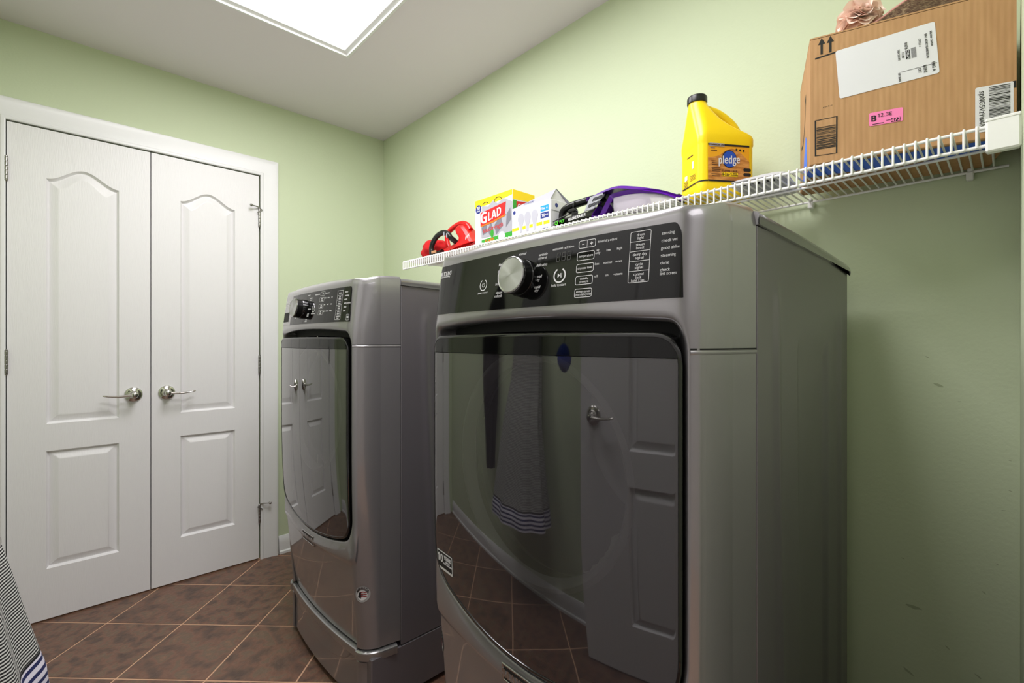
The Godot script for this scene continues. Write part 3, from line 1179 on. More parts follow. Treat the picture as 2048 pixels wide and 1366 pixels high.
func side_relief(x: float, y: float) -> float:
	var X := x + 0.60
	var d := 0.0
	# one leaning bead, a tall pressed field and a rear bead
	var xb := 0.868 + 0.05 * pow(clampf((1.20 - y) / 1.0, 0, 1), 1.5)
	var top := smoothstep(1.255, 1.225, y) * smoothstep(0.26, 0.30, y)
	d += 0.0045 * exp(-pow((X - xb) / 0.014, 2.0)) * top
	var l := 0.992 + 0.03 * clampf((1.15 - y), 0, 1)
	var r := 1.186
	var inside := smoothstep(l - 0.014, l + 0.014, X) * smoothstep(r + 0.014, r - 0.014, X) * smoothstep(1.165, 1.130, y) * smoothstep(0.27, 0.33, y)
	d -= 0.006 * inside
	d += 0.0045 * exp(-pow((X - 1.292) / 0.016, 2.0)) * smoothstep(1.22, 1.18, y) * smoothstep(0.28, 0.34, y)
	return d

func knob(t: Node3D, p: float, q: float) -> void:
	var o := surf(p, q, 0.0)
	var xf := Transform3D(Basis(Vector3.BACK, PI / 2 - 0.12), o)
	var mb := MB.new()
	mb.lathe([Vector2(0.0345, -0.003), Vector2(0.0345, 0.0105), Vector2(0.0335, 0.0125), Vector2(0.032, 0.0130)], 48, xf, false, true)
	var k := put(mb, M.black_gloss, "knob", t)
	mb = MB.new()
	mb.lathe([Vector2(0.0330, 0.0130), Vector2(0.0330, 0.0295), Vector2(0.0325, 0.0300)], 48, xf, false, false)
	put(mb, M.knob_side, "grip", k)
	mb = MB.new()
	mb.lathe([Vector2(0.0325, 0.0295), Vector2(0.0336, 0.0315), Vector2(0.0332, 0.0352), Vector2(0.0318, 0.0364), Vector2(0.0300, 0.0358)], 48, xf, false, false)
	put(mb, M.silver, "rim", k)
	mb = MB.new()
	for ring in 6:
		for i in 64:
			var r0 := 0.0302 * ring / 6.0
			var r1 := 0.0302 * (ring + 1) / 6.0
			var a0 := -TAU * i / 64
			var a1 := -TAU * (i + 1) / 64
			var V := func(r: float, a: float) -> Vector3: return xf * Vector3(cos(a) * r, 0.0358, sin(a) * r)
			var u0 := float(i) / 64
			var u1 := float(i + 1) / 64
			mb.tri(V.call(r0, a0), V.call(r1, a0), V.call(r1, a1), Vector2(u0, r0), Vector2(u0, r1), Vector2(u1, r1))
			mb.tri(V.call(r0, a0), V.call(r1, a1), V.call(r0, a1), Vector2(u0, r0), Vector2(u1, r1), Vector2(u1, r0))
	put(mb, M.spun_metal, "cap", k)

func dispenser(t: Node3D) -> void:
	var mb := MB.new()
	var ps := []
	for k in 13: ps.append(lerpf(-0.318, -0.1795, k / 12.0))
	patch(mb, ps, func(_p): return 1.2187, func(_p): return 1.328, 0.0014, 4)
	for e in [0, 12]:
		mb.quad(surf(ps[e], 1.2187, -0.002), surf(ps[e], 1.328, -0.002), surf(ps[e], 1.328, 0.0014), surf(ps[e], 1.2187, 0.0014))
	var d := put(mb, M.slate_metal, "dispenser_drawer", t)
	mb = MB.new()
	patch(mb, [-0.290, -0.262, -0.235, -0.208], func(_p): return 1.232, func(_p): return 1.268, 0.0019, 2)
	put(mb, M.black_matte, "finger_pull", d)
	mb = MB.new()
	mb.text("MAYTAG", 0.012, func(v): return surf(-0.25 + v.x, 1.306 + v.y, 0.0022 + v.z), serif)
	mb.text("commercial technology", 0.0045, func(v): return surf(-0.25 + v.x, 1.297 + v.y, 0.0022 + v.z), sans)
	put(mb, M.print_white, "lettering", d)

func badge(t: Node3D, p: float, q: float) -> void:
	var W := func(v: Vector3) -> Vector3: return surf(p + v.x, q + v.y, 0.001 + v.z)
	var mb := MB.new()
	mb.angle = 30
	var rs := []
	for st in [[0.0, 0.0], [0.0, 0.004], [0.0012, 0.0052], [0.0035, 0.0052], [0.0045, 0.0042]]:
		var r := PackedVector3Array()
		var w: float = 0.104 - st[0] * 2
		var h: float = 0.036 - st[0] * 2
		for k in 24: r.append(W.call(Vector3(-w / 2 + w * k / 24.0, -h / 2, st[1])))
		for k in 6: r.append(W.call(Vector3(w / 2, -h / 2 + h * k / 6.0, st[1])))
		for k in 24: r.append(W.call(Vector3(w / 2 - w * k / 24.0, h / 2, st[1])))
		for k in 6: r.append(W.call(Vector3(-w / 2, h / 2 - h * k / 6.0, st[1])))
		rs.append(r)
	mb.rings(rs)
	var b := put(mb, M.silver, "badge", t)
	mb = MB.new()
	var ps := []
	for k in 13: ps.append(p + lerpf(-0.0476, 0.0476, k / 12.0))
	patch(mb, ps, func(_p): return q - 0.0136, func(_p): return q + 0.0136, 0.0052, 2)
	put(mb, M.print_black, "field", b)
	mb = MB.new()
	mb.text("MAYTAG", 0.0235, func(v): return W.call(Vector3(v.x * 0.92, v.y, v.z * 3 + 0.0050)), serif)
	put(mb, M.silver, "lettering", b)

func sticker(t: Node3D, p: float, q: float) -> void:
	var W := func(v: Vector3) -> Vector3: return surf(p + v.x, q + v.y, 0.0006 + v.z)
	var mb := MB.new()
	inkpoly(mb, arc2(0, 0, 0.0255, 0, 360, 40), W)
	var s := put(mb, M.ring_grey, "sticker", t)
	mb = MB.new()
	inkpoly(mb, arc2(0, -0.003, 0.0165, 0, 360, 32), W, 0.0007)
	put(mb, M.print_white, "emblem", s)
	mb = MB.new()
	for k in 3: ink(mb, [Vector2(-0.004, 0.006 - 0.0065 * k), Vector2(0.003, 0.008 - 0.0065 * k), Vector2(0.009, 0.006 - 0.0065 * k), Vector2(0.0145, 0.0065 - 0.0068 * k)], 0.0030, W, false, 0.0010)
	put(mb, M.flag_red, "stripe", s)
	mb = MB.new()
	inkpoly(mb, poly2([Vector2(-0.0145, -0.009), Vector2(-0.0115, 0.006), Vector2(-0.003, 0.009), Vector2(-0.0035, -0.013)]), W, 0.0010)
	for k in 7:
		var ch: String = "AMERICA"[k]
		var a := deg_to_rad(150 - 20 * k)
		mb.text(ch, 0.0085, func(v): return W.call(Vector3(cos(a) * 0.0205, sin(a) * 0.0205 - 0.001, 0.0006) + Basis(Vector3.BACK, a - PI / 2) * v), bold)
	put(mb, M.print_black, "lettering", s)

func panel_print(glass: Node3D, dry: bool) -> void:
	var mb := MB.new()
	var md := MB.new()
	var ox := 0.0
	var G := func(v: Vector3) -> Vector3: return surf(v.x, v.y, 0.0016 + v.z)
	var T := func(s: String, x: float, y: float, size: float, it := 0.0, al := 1, f: Font = null) -> void:
		mb.text(s, size, func(v): return G.call(Vector3(x + v.x + v.y * it, y + v.y, v.z)), sans if f == null else f, al)
	var box := func(x: float, y: float, w: float, h: float, wd := 0.0009) -> void:
		ink(mb, Array(rrect(x, y, w, h, 0.003, 4)), wd, G, true)
	var ring := func(x: float, y: float, r: float, wd: float) -> void:
		ink(mb, Array(arc2(x, y, r, 118, 422, 36)), wd, G)
	if dry:
		T.call("MAYTAG", -0.2735, 1.3105, 0.0125, 0.15, 1, serif)
		T.call("commercial technology", -0.2745, 1.3035, 0.0042, 0.1)
		ring.call(-0.1150, 1.2700, 0.0108, 0.0017)
		ink(mb, Array(arc2(-0.1150, 1.2700, 0.0040, 120, 420, 20)), 0.0009, G)
		ink(mb, [Vector2(-0.115, 1.2705), Vector2(-0.115, 1.2745)], 0.0009, G)
		T.call("power / cancel", -0.1155, 1.2545, 0.0046, 0.1)
		T.call("PowerDry", -0.056, 1.3055, 0.0068, 0.2, 1, bold)
		T.call("normal", -0.007, 1.3185, 0.0062, 0.2)
		T.call("wrinkle\ncontrol", 0.0455, 1.3075, 0.0062, 0.2)
		T.call("delicates", 0.0445, 1.2920, 0.0065, 0.2)
		T.call("timed\ndry", 0.0385, 1.2690, 0.0062, 0.2)
		T.call("rapid\ndry", 0.0375, 1.2500, 0.0062, 0.2)
		T.call("steam\nrefresh", -0.0640, 1.2475, 0.0068, 0.2)
		T.call("heavy\nduty", -0.0645, 1.2890, 0.0068, 0.2)
		T.call("bulky", -0.0685, 1.2680, 0.0068, 0.2)
		T.call("estimated cycle time", 0.0905, 1.3160, 0.0050, 0.1)
		T.call("hold to start", 0.0865, 1.2525, 0.0058)
		ring.call(0.0875, 1.2690, 0.0118, 0.0026)
		inkpoly(mb, poly2([Vector2(0.0835, 1.2650), Vector2(0.0885, 1.2690), Vector2(0.0835, 1.2730)]), G)
		ink(mb, [Vector2(0.0900, 1.2652), Vector2(0.0900, 1.2728)], 0.0010, G)
		ink(mb, [Vector2(0.0920, 1.2652), Vector2(0.0920, 1.2728)], 0.0010, G)
		# dim seven-segment digits of the idle display
		for d in 3:
			var x := 0.0785 + 0.0115 * d
			for sgm in [[Vector2(0.0, 0.007), Vector2(0.007, 0.007)], [Vector2(0, 0), Vector2(0.007, 0)], [Vector2(0, -0.007), Vector2(0.007, -0.007)], [Vector2(0, 0.0005), Vector2(0, 0.0065)], [Vector2(0.007, 0.0005), Vector2(0.007, 0.0065)], [Vector2(0, -0.0005), Vector2(0, -0.0065)], [Vector2(0.007, -0.0005), Vector2(0.007, -0.0065)]]:
				var o := Vector2(x, 1.3010)
				var sk := func(w: Vector2) -> Vector2: return o + w + Vector2(w.y * 0.08, 0)
				ink(md, [sk.call(sgm[0]), sk.call(sgm[1])], 0.0016, G)
		box.call(0.1398, 1.3162, 0.0320, 0.0125)
		ink(mb, [Vector2(0.1398, 1.3108), Vector2(0.1398, 1.3216)], 0.0007, G)
		ink(mb, [Vector2(0.1300, 1.3162), Vector2(0.1345, 1.3162)], 0.0011, G)
		ink(mb, [Vector2(0.1455, 1.3162), Vector2(0.1510, 1.3162)], 0.0011, G)
		ink(mb, [Vector2(0.14825, 1.3134), Vector2(0.14825, 1.3190)], 0.0011, G)
		T.call("timed dry adjust", 0.1595, 1.3165, 0.0046, 0.1, 0)
		var rows := [["temperature", 1.2965, ["air\nonly", "low", "high"]], ["dryness level", 1.2765, ["less", "normal", "more"]], ["wrinkle\nprevent", 1.2565, ["off", "on", "+steam"]], ["energy saver\n(normal cycle)", 1.2355, []]]
		for r in rows:
			box.call(0.1385, r[1], 0.0330, 0.0138)
			T.call(r[0], 0.1385, r[1], 0.0049)
			for k in r[2].size(): T.call(r[2][k], [0.1610, 0.1805, 0.1998][k], r[1] + 0.004, 0.0043)
		ink(mb, Array(rrect(0.2340, 1.2835, 0.0325, 0.0775, 0.002, 3)), 0.0008, G, true)
		for k in 4: ink(mb, [Vector2(0.2178, 1.3070 - 0.0150 * k), Vector2(0.2502, 1.3070 - 0.0150 * k)], 0.0007, G)
		var bx := ["drum\nlight", "steam\nboost", "damp dry\nsignal", "cycle\nsignal", "control\nlock"]
		for k in 5: T.call(bx[k], 0.2340, [1.3145, 1.2995, 1.2845, 1.2695, 1.2545][k], 0.0052)
		T.call("hold 3 sec.", 0.2340, 1.2475, 0.0038)
		var li := ["sensing", "check vent", "good airflow", "steaming", "done", "check\nlint screen"]
		for k in 6: T.call(li[k], 0.2665, 1.3135 - 0.0109 * k - (0.002 if k == 5 else 0.0), 0.0058, 0.0, 0)
	else:
		T.call("normal", 0.000, 1.3185, 0.0066, 0.2)
		T.call("wrinkle\ncontrol", 0.022, 1.3035, 0.0066, 0.2)
		T.call("delicates", 0.018, 1.2690, 0.0066, 0.2)
		T.call("rapid\nwash", 0.010, 1.2490, 0.0066, 0.2)
		T.call("sanitize", -0.115, 1.2430, 0.0066, 0.2)
		T.call("whites", -0.118, 1.2850, 0.0066, 0.2)
		T.call("clean\nwasher", 0.000, 1.2300, 0.0060, 0.2)
		T.call("estimated time", 0.074, 1.3160, 0.0055)
		ring.call(0.0550, 1.2690, 0.0118, 0.0026)
		inkpoly(mb, poly2([Vector2(0.0510, 1.2650), Vector2(0.0560, 1.2690), Vector2(0.0510, 1.2730)]), G)
		ink(mb, [Vector2(0.0585, 1.2652), Vector2(0.0585, 1.2728)], 0.0010, G)
		T.call("hold to start", 0.055, 1.2520, 0.0058)
		box.call(0.1150, 1.3162, 0.0340, 0.0125)
		T.call("-   +", 0.1150, 1.3162, 0.0100, 0.0, 1, bold)
		T.call("delay wash", 0.1480, 1.3165, 0.0055)
		var rows := [["wash\ntemp", 1.2965, ["cold", "warm", "hot"]], ["spin\nspeed", 1.2745, ["low", "med", "max"]], ["soil\nlevel", 1.2525, ["light", "normal", "heavy"]]]
		for r in rows:
			box.call(0.1130, r[1], 0.0330, 0.0138)
			T.call(r[0], 0.1130, r[1], 0.0060)
			for k in 3: T.call(r[2][k], [0.1370, 0.1590, 0.1830][k], r[1] + 0.004, 0.0055)
		ink(mb, Array(rrect(0.2340, 1.2720, 0.0325, 0.0925, 0.002, 3)), 0.0009, G, true)
		for k in 5: ink(mb, [Vector2(0.2178, 1.3030 - 0.0155 * k), Vector2(0.2502, 1.3030 - 0.0155 * k)], 0.0008, G)
		var bx := ["steam", "pre\nwash", "extra\nrinse", "fresh\nhold", "cycle\nsignal", "control\nlock"]
		for k in 6: T.call(bx[k], 0.2340, 1.3105 - 0.0154 * k, 0.0062)
		var li := ["done", "sensing", "wash", "add garment", "rinse", "spin"]
		for k in 6: T.call(li[k], 0.2620, 1.3120 - 0.0118 * k, 0.0070, 0.0, 0)
		ink(mb, Array(rrect(0.2920, 1.2320, 0.0160, 0.0180, 0.002, 3)), 0.0008, G, true)
		T.call("HE", 0.2920, 1.2320, 0.0090, 0.0, 1, bold)
	put(mb, M.print_white, "lettering", glass)
	if dry: put(md, M.print_dim, "display_digits", glass)

func machines() -> void:
	var m := mat("handle_metal", Color(0.62, 0.62, 0.62), 0.25, 0.8)
	m.clearcoat_enabled = true
	m.clearcoat = 0.5
	mat("knob_side", Color(0.10, 0.10, 0.10), 0.3, 0.6)
	mat("flag_red", Color(0.55, 0.13, 0.15), 0.6)
	machine("clothes_dryer", "dark grey front-load dryer nearest the camera, silver knob on its wide black panel", Vector3(0.60, 0, -0.613))
	machine("washing_machine", "dark grey front-load washer farther back, between the dryer and the closet doors", Vector3(0.61, 0, -1.69))

# ---------------------------------------------------------------- wire shelf and what lies on it
func item_materials() -> void:
	mat("red_plastic", Color(0.80, 0.03, 0.04), 0.32)
	mat("red_cloth", Color(0.72, 0.02, 0.05), 0.95)
	mat("black_plastic", Color(0.035, 0.035, 0.04), 0.35)
	mat("tan_plastic", Color(0.72, 0.52, 0.36), 0.6)
	mat("carton_white", Color(0.88, 0.88, 0.90), 0.55)
	mat("carton_grey", Color(0.66, 0.66, 0.70), 0.6)
	mat("print_yellow", Color(0.98, 0.84, 0.02), 0.5)
	mat("print_red", Color(0.83, 0.07, 0.08), 0.5)
	mat("print_orange", Color(0.95, 0.45, 0.08), 0.5)
	mat("print_green", Color(0.20, 0.62, 0.18), 0.5)
	mat("print_navy", Color(0.10, 0.17, 0.50), 0.5)
	mat("print_blue", Color(0.06, 0.30, 0.72), 0.5)
	mat("print_cyan", Color(0.10, 0.62, 0.88), 0.5)
	mat("film_pale", Color(0.72, 0.72, 0.76), 0.6)
	mat("print_pale", Color(0.66, 0.66, 0.69), 0.6)
	mat("print_brown", Color(0.33, 0.20, 0.08), 0.6)
	mat("print_lime", Color(0.32, 0.85, 0.15), 0.5)
	mat("print_pink", Color(0.98, 0.52, 0.74), 0.5)
	mat("bag_grey", Color(0.46, 0.46, 0.50), 0.7)
	mat("purple_shell", Color(0.33, 0.08, 0.56), 0.22)
	mat("silver_plastic", Color(0.70, 0.70, 0.74), 0.35, 0.4)
	var m := mat("clear_cup", Color(0.82, 0.79, 0.84, 0.5), 0.26)
	m.transparency = BaseMaterial3D.TRANSPARENCY_ALPHA
	mat("filter_grey", Color(0.66, 0.64, 0.66), 0.8)
	mat("jug_yellow", Color(0.985, 0.85, 0.03), 0.34)
	mat("label_orange", Color(0.93, 0.66, 0.10), 0.45)
	m = mat("label_wood", Color(1, 1, 1), 0.45)
	m.albedo_texture = noise(0.012, 77, 256, 4, ramp([[0.2, "#b0702c"], [0.5, "#c58540"], [0.8, "#d99c52"]]))
	m.uv1_triplanar = true
	m.uv1_scale = Vector3(6, 22, 6)
	m = mat("cardboard", Color(1, 1, 1), 0.85)
	m.albedo_texture = noise(0.03, 31, 512, 3, ramp([[0.1, "#b48a60"], [0.5, "#b88e63"], [0.9, "#bd9368"]]))
	var fl := Image.create(512, 8, false, Image.FORMAT_RGB8)
	var rf := RandomNumberGenerator.new()
	rf.seed = 3
	for k in 32:
		var amp := rf.randf_range(0.25, 0.5)
		for x in 16: fl.fill_rect(Rect2i(k * 16 + x, 0, 1, 8), Color.from_hsv(0, 0, 0.5 + amp * 0.9 * sin(TAU * x / 16.0)))
	relief(m, ImageTexture.create_from_image(fl), 0.035, Vector3(3.28, 0.5, 3.28))
	m = mat("film_white", Color(0.74, 0.74, 0.76), 0.3)
	mat("tape_blue", Color(0.10, 0.42, 0.95), 0.4)
	m = mat("petal", Color(1.0, 0.92, 0.87), 0.9)
	m.backlight_enabled = true
	m.backlight = Color(0.55, 0.42, 0.38)
	m = mat("woven_brown", Color(1, 1, 1), 0.9)
	m.albedo_texture = noise(0.05, 61, 256, 3, ramp([[0.3, "#3a2417"], [0.55, "#5d4330"], [0.8, "#9b8a6c"]]))
	m.uv1_triplanar = true
	m.uv1_scale = Vector3(6, 40, 6)
	mat("ribbon_pink", Color(0.80, 0.58, 0.55), 0.8)
	mat("straw", Color(0.80, 0.66, 0.46), 0.85)
	# striped cloth: texture rows are the woven stripes
	var im := Image.create(4, 512, false, Image.FORMAT_RGB8)
	for y in 512: im.fill_rect(Rect2i(0, y, 4, 1), Color(0.05, 0.05, 0.055) if y % 8 < 4 else Color(0.82, 0.82, 0.80))
	m = mat("striped_cloth", Color(1, 1, 1), 0.95)
	m.albedo_texture = ImageTexture.create_from_image(im)
	im = Image.create(4, 256, false, Image.FORMAT_RGB8)
	for y in 256: im.fill_rect(Rect2i(0, y, 4, 1), Color(0.05, 0.05, 0.07) if y < 16 else (Color(0.10, 0.13, 0.33) if y % 54 > 30 else Color(0.86, 0.85, 0.90)))
	m = mat("hem_cloth", Color(1, 1, 1), 0.95)
	m.albedo_texture = ImageTexture.create_from_image(im)
	m = mat("blue_towel", Color(0.05, 0.22, 0.62), 1.0)
	relief(m, noise(0.2, 71, 256, 2), 0.3, Vector3(8, 8, 8))
	mat("dark_cloth", Color(0.03, 0.03, 0.035), 0.9)

func shelf() -> void:
	item_materials()
	var t := thing("wire_shelf", "white coated wire shelf along the green wall above both machines", "shelf", Vector3(1.175, 1.5, -1.0))
	var o := t.position
	var wire := MB.new()
	var pts := [Vector3(0.2935, 0.0385, 0), Vector3(0.006, 0.0385, 0), Vector3(0.0015, 0.0372, 0), Vector3(0.0, 0.033, 0), Vector3(0.0, -0.0005, 0)]
	wire.tube(pts, 0.0020, 8)
	var first := put(wire, M.shelf_white, "wire", t)
	var z0 := -1.9915
	var n := 119
	for k in n:
		var w := first
		if k > 0:
			w = first.duplicate()
			w.name = "wire"
			t.add_child(w, true)
		w.position = Vector3(0, 0, z0 + 0.01667 * k - o.z)
	for r in [[0.0048, 0.0340, 0.0030], [0.0048, 0.0015, 0.0032], [0.147, 0.0340, 0.0030], [0.2925, 0.0340, 0.0030]]:
		var mb := MB.new()
		mb.tube([Vector3(r[0], r[1], -1.9965 - o.z), Vector3(r[0], r[1], -0.002 - o.z)], r[2], 10)
		put(mb, M.shelf_white, "rail", t)
	var mb := MB.new()
	mb.box(Vector3(-0.002, 0.0145, -0.0085 - o.z), Vector3(0.019, 0.058, 0.043), 0.003)
	mb.box(Vector3(-0.010, 0.0405, -0.0085 - o.z), Vector3(0.005, 0.006, 0.043), 0.002)
	put(mb, M.shelf_white, "end_bracket", t)
	for z in [-0.062, -0.372, -0.95, -1.5, -1.92]:
		mb = MB.new()
		mb.box(Vector3(0.2965, 0.026, z - o.z), Vector3(0.017, 0.018, 0.013), 0.002)
		mb.box(Vector3(0.2915, 0.040, z - o.z), Vector3(0.014, 0.008, 0.009), 0.002)
		put(mb, M.shelf_white, "wall_clip", t)

# map of the front of a carton: x to the viewer's right along z, y up, z out towards -x
func zface(x: float) -> Callable:
	return func(v: Vector3) -> Vector3: return Vector3(x - v.z, v.y, v.x)

func shelf_items() -> void:
	red_vacuum()
	bag_box()
	bulb_box()
	purple_vacuum()
	jug()
	packet()
	parcel()
	hat()

func red_vacuum() -> void:
	var t := thing("hand_vacuum", "red hand vacuum with cloth bag and black hose loop at the shelf's far end", "vacuum", Vector3(1.29, DECK, -1.75))
	var o := t.position
	var zy := func(z: float, y: float) -> Vector2: return Vector2(z - o.z, y - DECK)
	# cloth bag
	var mb := MB.new()
	mb.angle = 60
	mb.grid(func(u: float, v: float) -> Vector3:
		var a := u * TAU
		var b := (v - 0.5) * PI
		var w := 1.0 + 0.07 * sin(a * 3.0 + v * 9.0) + 0.05 * sin(a * 7.0 - v * 13.0) + 0.03 * sin(v * 23.0 + a)
		var sq := pow(absf(cos(b)), 0.55)
		return Vector3(0.052 * cos(a) * sq * w, maxf(0.001, 0.049 + 0.048 * sin(b) * (1.0 + 0.10 * sin(a * 2.0 + 0.6))), -0.145 + 0.082 * sin(a) * sq * w), 48, 26, true)
	put(mb, M.red_cloth, "dust_bag", t)
	# motor body
	mb = MB.new()
	mb.angle = 42
	var X := Transform3D(Basis(Vector3(0, 0, 1), Vector3(0, 1, 0), Vector3(-1, 0, 0)), Vector3.ZERO)
	var body := catmull([zy.call(-1.800, 1.5445), zy.call(-1.735, 1.5440), zy.call(-1.640, 1.5450), zy.call(-1.560, 1.5500), zy.call(-1.545, 1.5640), zy.call(-1.565, 1.5780), zy.call(-1.590, 1.6000), zy.call(-1.620, 1.6400), zy.call(-1.655, 1.6690), zy.call(-1.695, 1.6600), zy.call(-1.690, 1.6350), zy.call(-1.670, 1.6100), zy.call(-1.690, 1.5950), zy.call(-1.745, 1.5860), zy.call(-1.800, 1.5740)], 5, true)
	mb.prism(poly2(body), -0.036, 0.036, X, 0.010)
	put(mb, M.red_plastic, "body", t)
	# nozzle lip
	mb = MB.new()
	mb.angle = 42
	mb.prism(poly2(catmull([zy.call(-1.735, 1.5450), zy.call(-1.600, 1.5500), zy.call(-1.528, 1.5690), zy.call(-1.530, 1.5790), zy.call(-1.600, 1.5790), zy.call(-1.735, 1.5640)], 5, true)), -0.050, 0.050, X, 0.006)
	put(mb, M.red_plastic, "nozzle", t)
	# grip
	mb = MB.new()
	mb.angle = 60
	var g := []
	for p in catmull([Vector2(-1.762, 1.568), Vector2(-1.780, 1.590), Vector2(-1.792, 1.615), Vector2(-1.795, 1.640), Vector2(-1.780, 1.662), Vector2(-1.740, 1.677), Vector2(-1.690, 1.684), Vector2(-1.648, 1.672), Vector2(-1.622, 1.645)], 6):
		g.append(Vector3(0, p.y - DECK, p.x - o.z))
	mb.tube(g, 0.0115, 10, false, 1.0, Vector3.RIGHT)
	put(mb, M.red_plastic, "grip", t)
	# hose loop standing in front of the body
	mb = MB.new()
	mb.angle = 60
	var h := []
	for p in catmull([Vector2(-1.832, 1.560), Vector2(-1.838, 1.585), Vector2(-1.825, 1.612), Vector2(-1.790, 1.636), Vector2(-1.745, 1.643), Vector2(-1.705, 1.630), Vector2(-1.690, 1.605), Vector2(-1.688, 1.578)], 6):
		h.append(Vector3(-0.058 + 0.05 * smoothstep(-1.72, -1.688, p.x) * smoothstep(1.62, 1.578, p.y), p.y - DECK, p.x - o.z))
	mb.tube(h, 0.0115, 12, false, 1.0, Vector3.RIGHT)
	var lo := []
	for p in catmull([Vector2(-1.836, 1.575), Vector2(-1.832, 1.556), Vector2(-1.800, 1.554), Vector2(-1.750, 1.558)], 5):
		lo.append(Vector3(-0.058, p.y - DECK, p.x - o.z))
	mb.tube(lo, 0.012, 12, false, 1.0, Vector3.RIGHT)
	var hose := put(mb, M.black_plastic, "hose", t)
	mb = MB.new()
	mb.box(Vector3(-0.0705, 1.5630 - DECK, -1.800 - o.z), Vector3(0.004, 0.012, 0.036), 0.0015)
	put(mb, M.tan_plastic, "tag", hose)
	for z in [-1.722, -1.702]:
		mb = MB.new()
		mb.box(Vector3(-0.0695, 1.632 - DECK - (z + 1.722) * 0.5, z - o.z), Vector3(0.004, 0.019, 0.006), 0.001)
		put(mb, M.silver_plastic, "hose_band", hose)
	mb = MB.new()
	mb.text("Dirt", 0.016, func(v): return Vector3(-0.0372 - v.z, 1.606 - DECK + v.y + v.x * 0.5, -1.598 - o.z + v.x), bold)
	put(mb, M.print_white, "lettering", t)

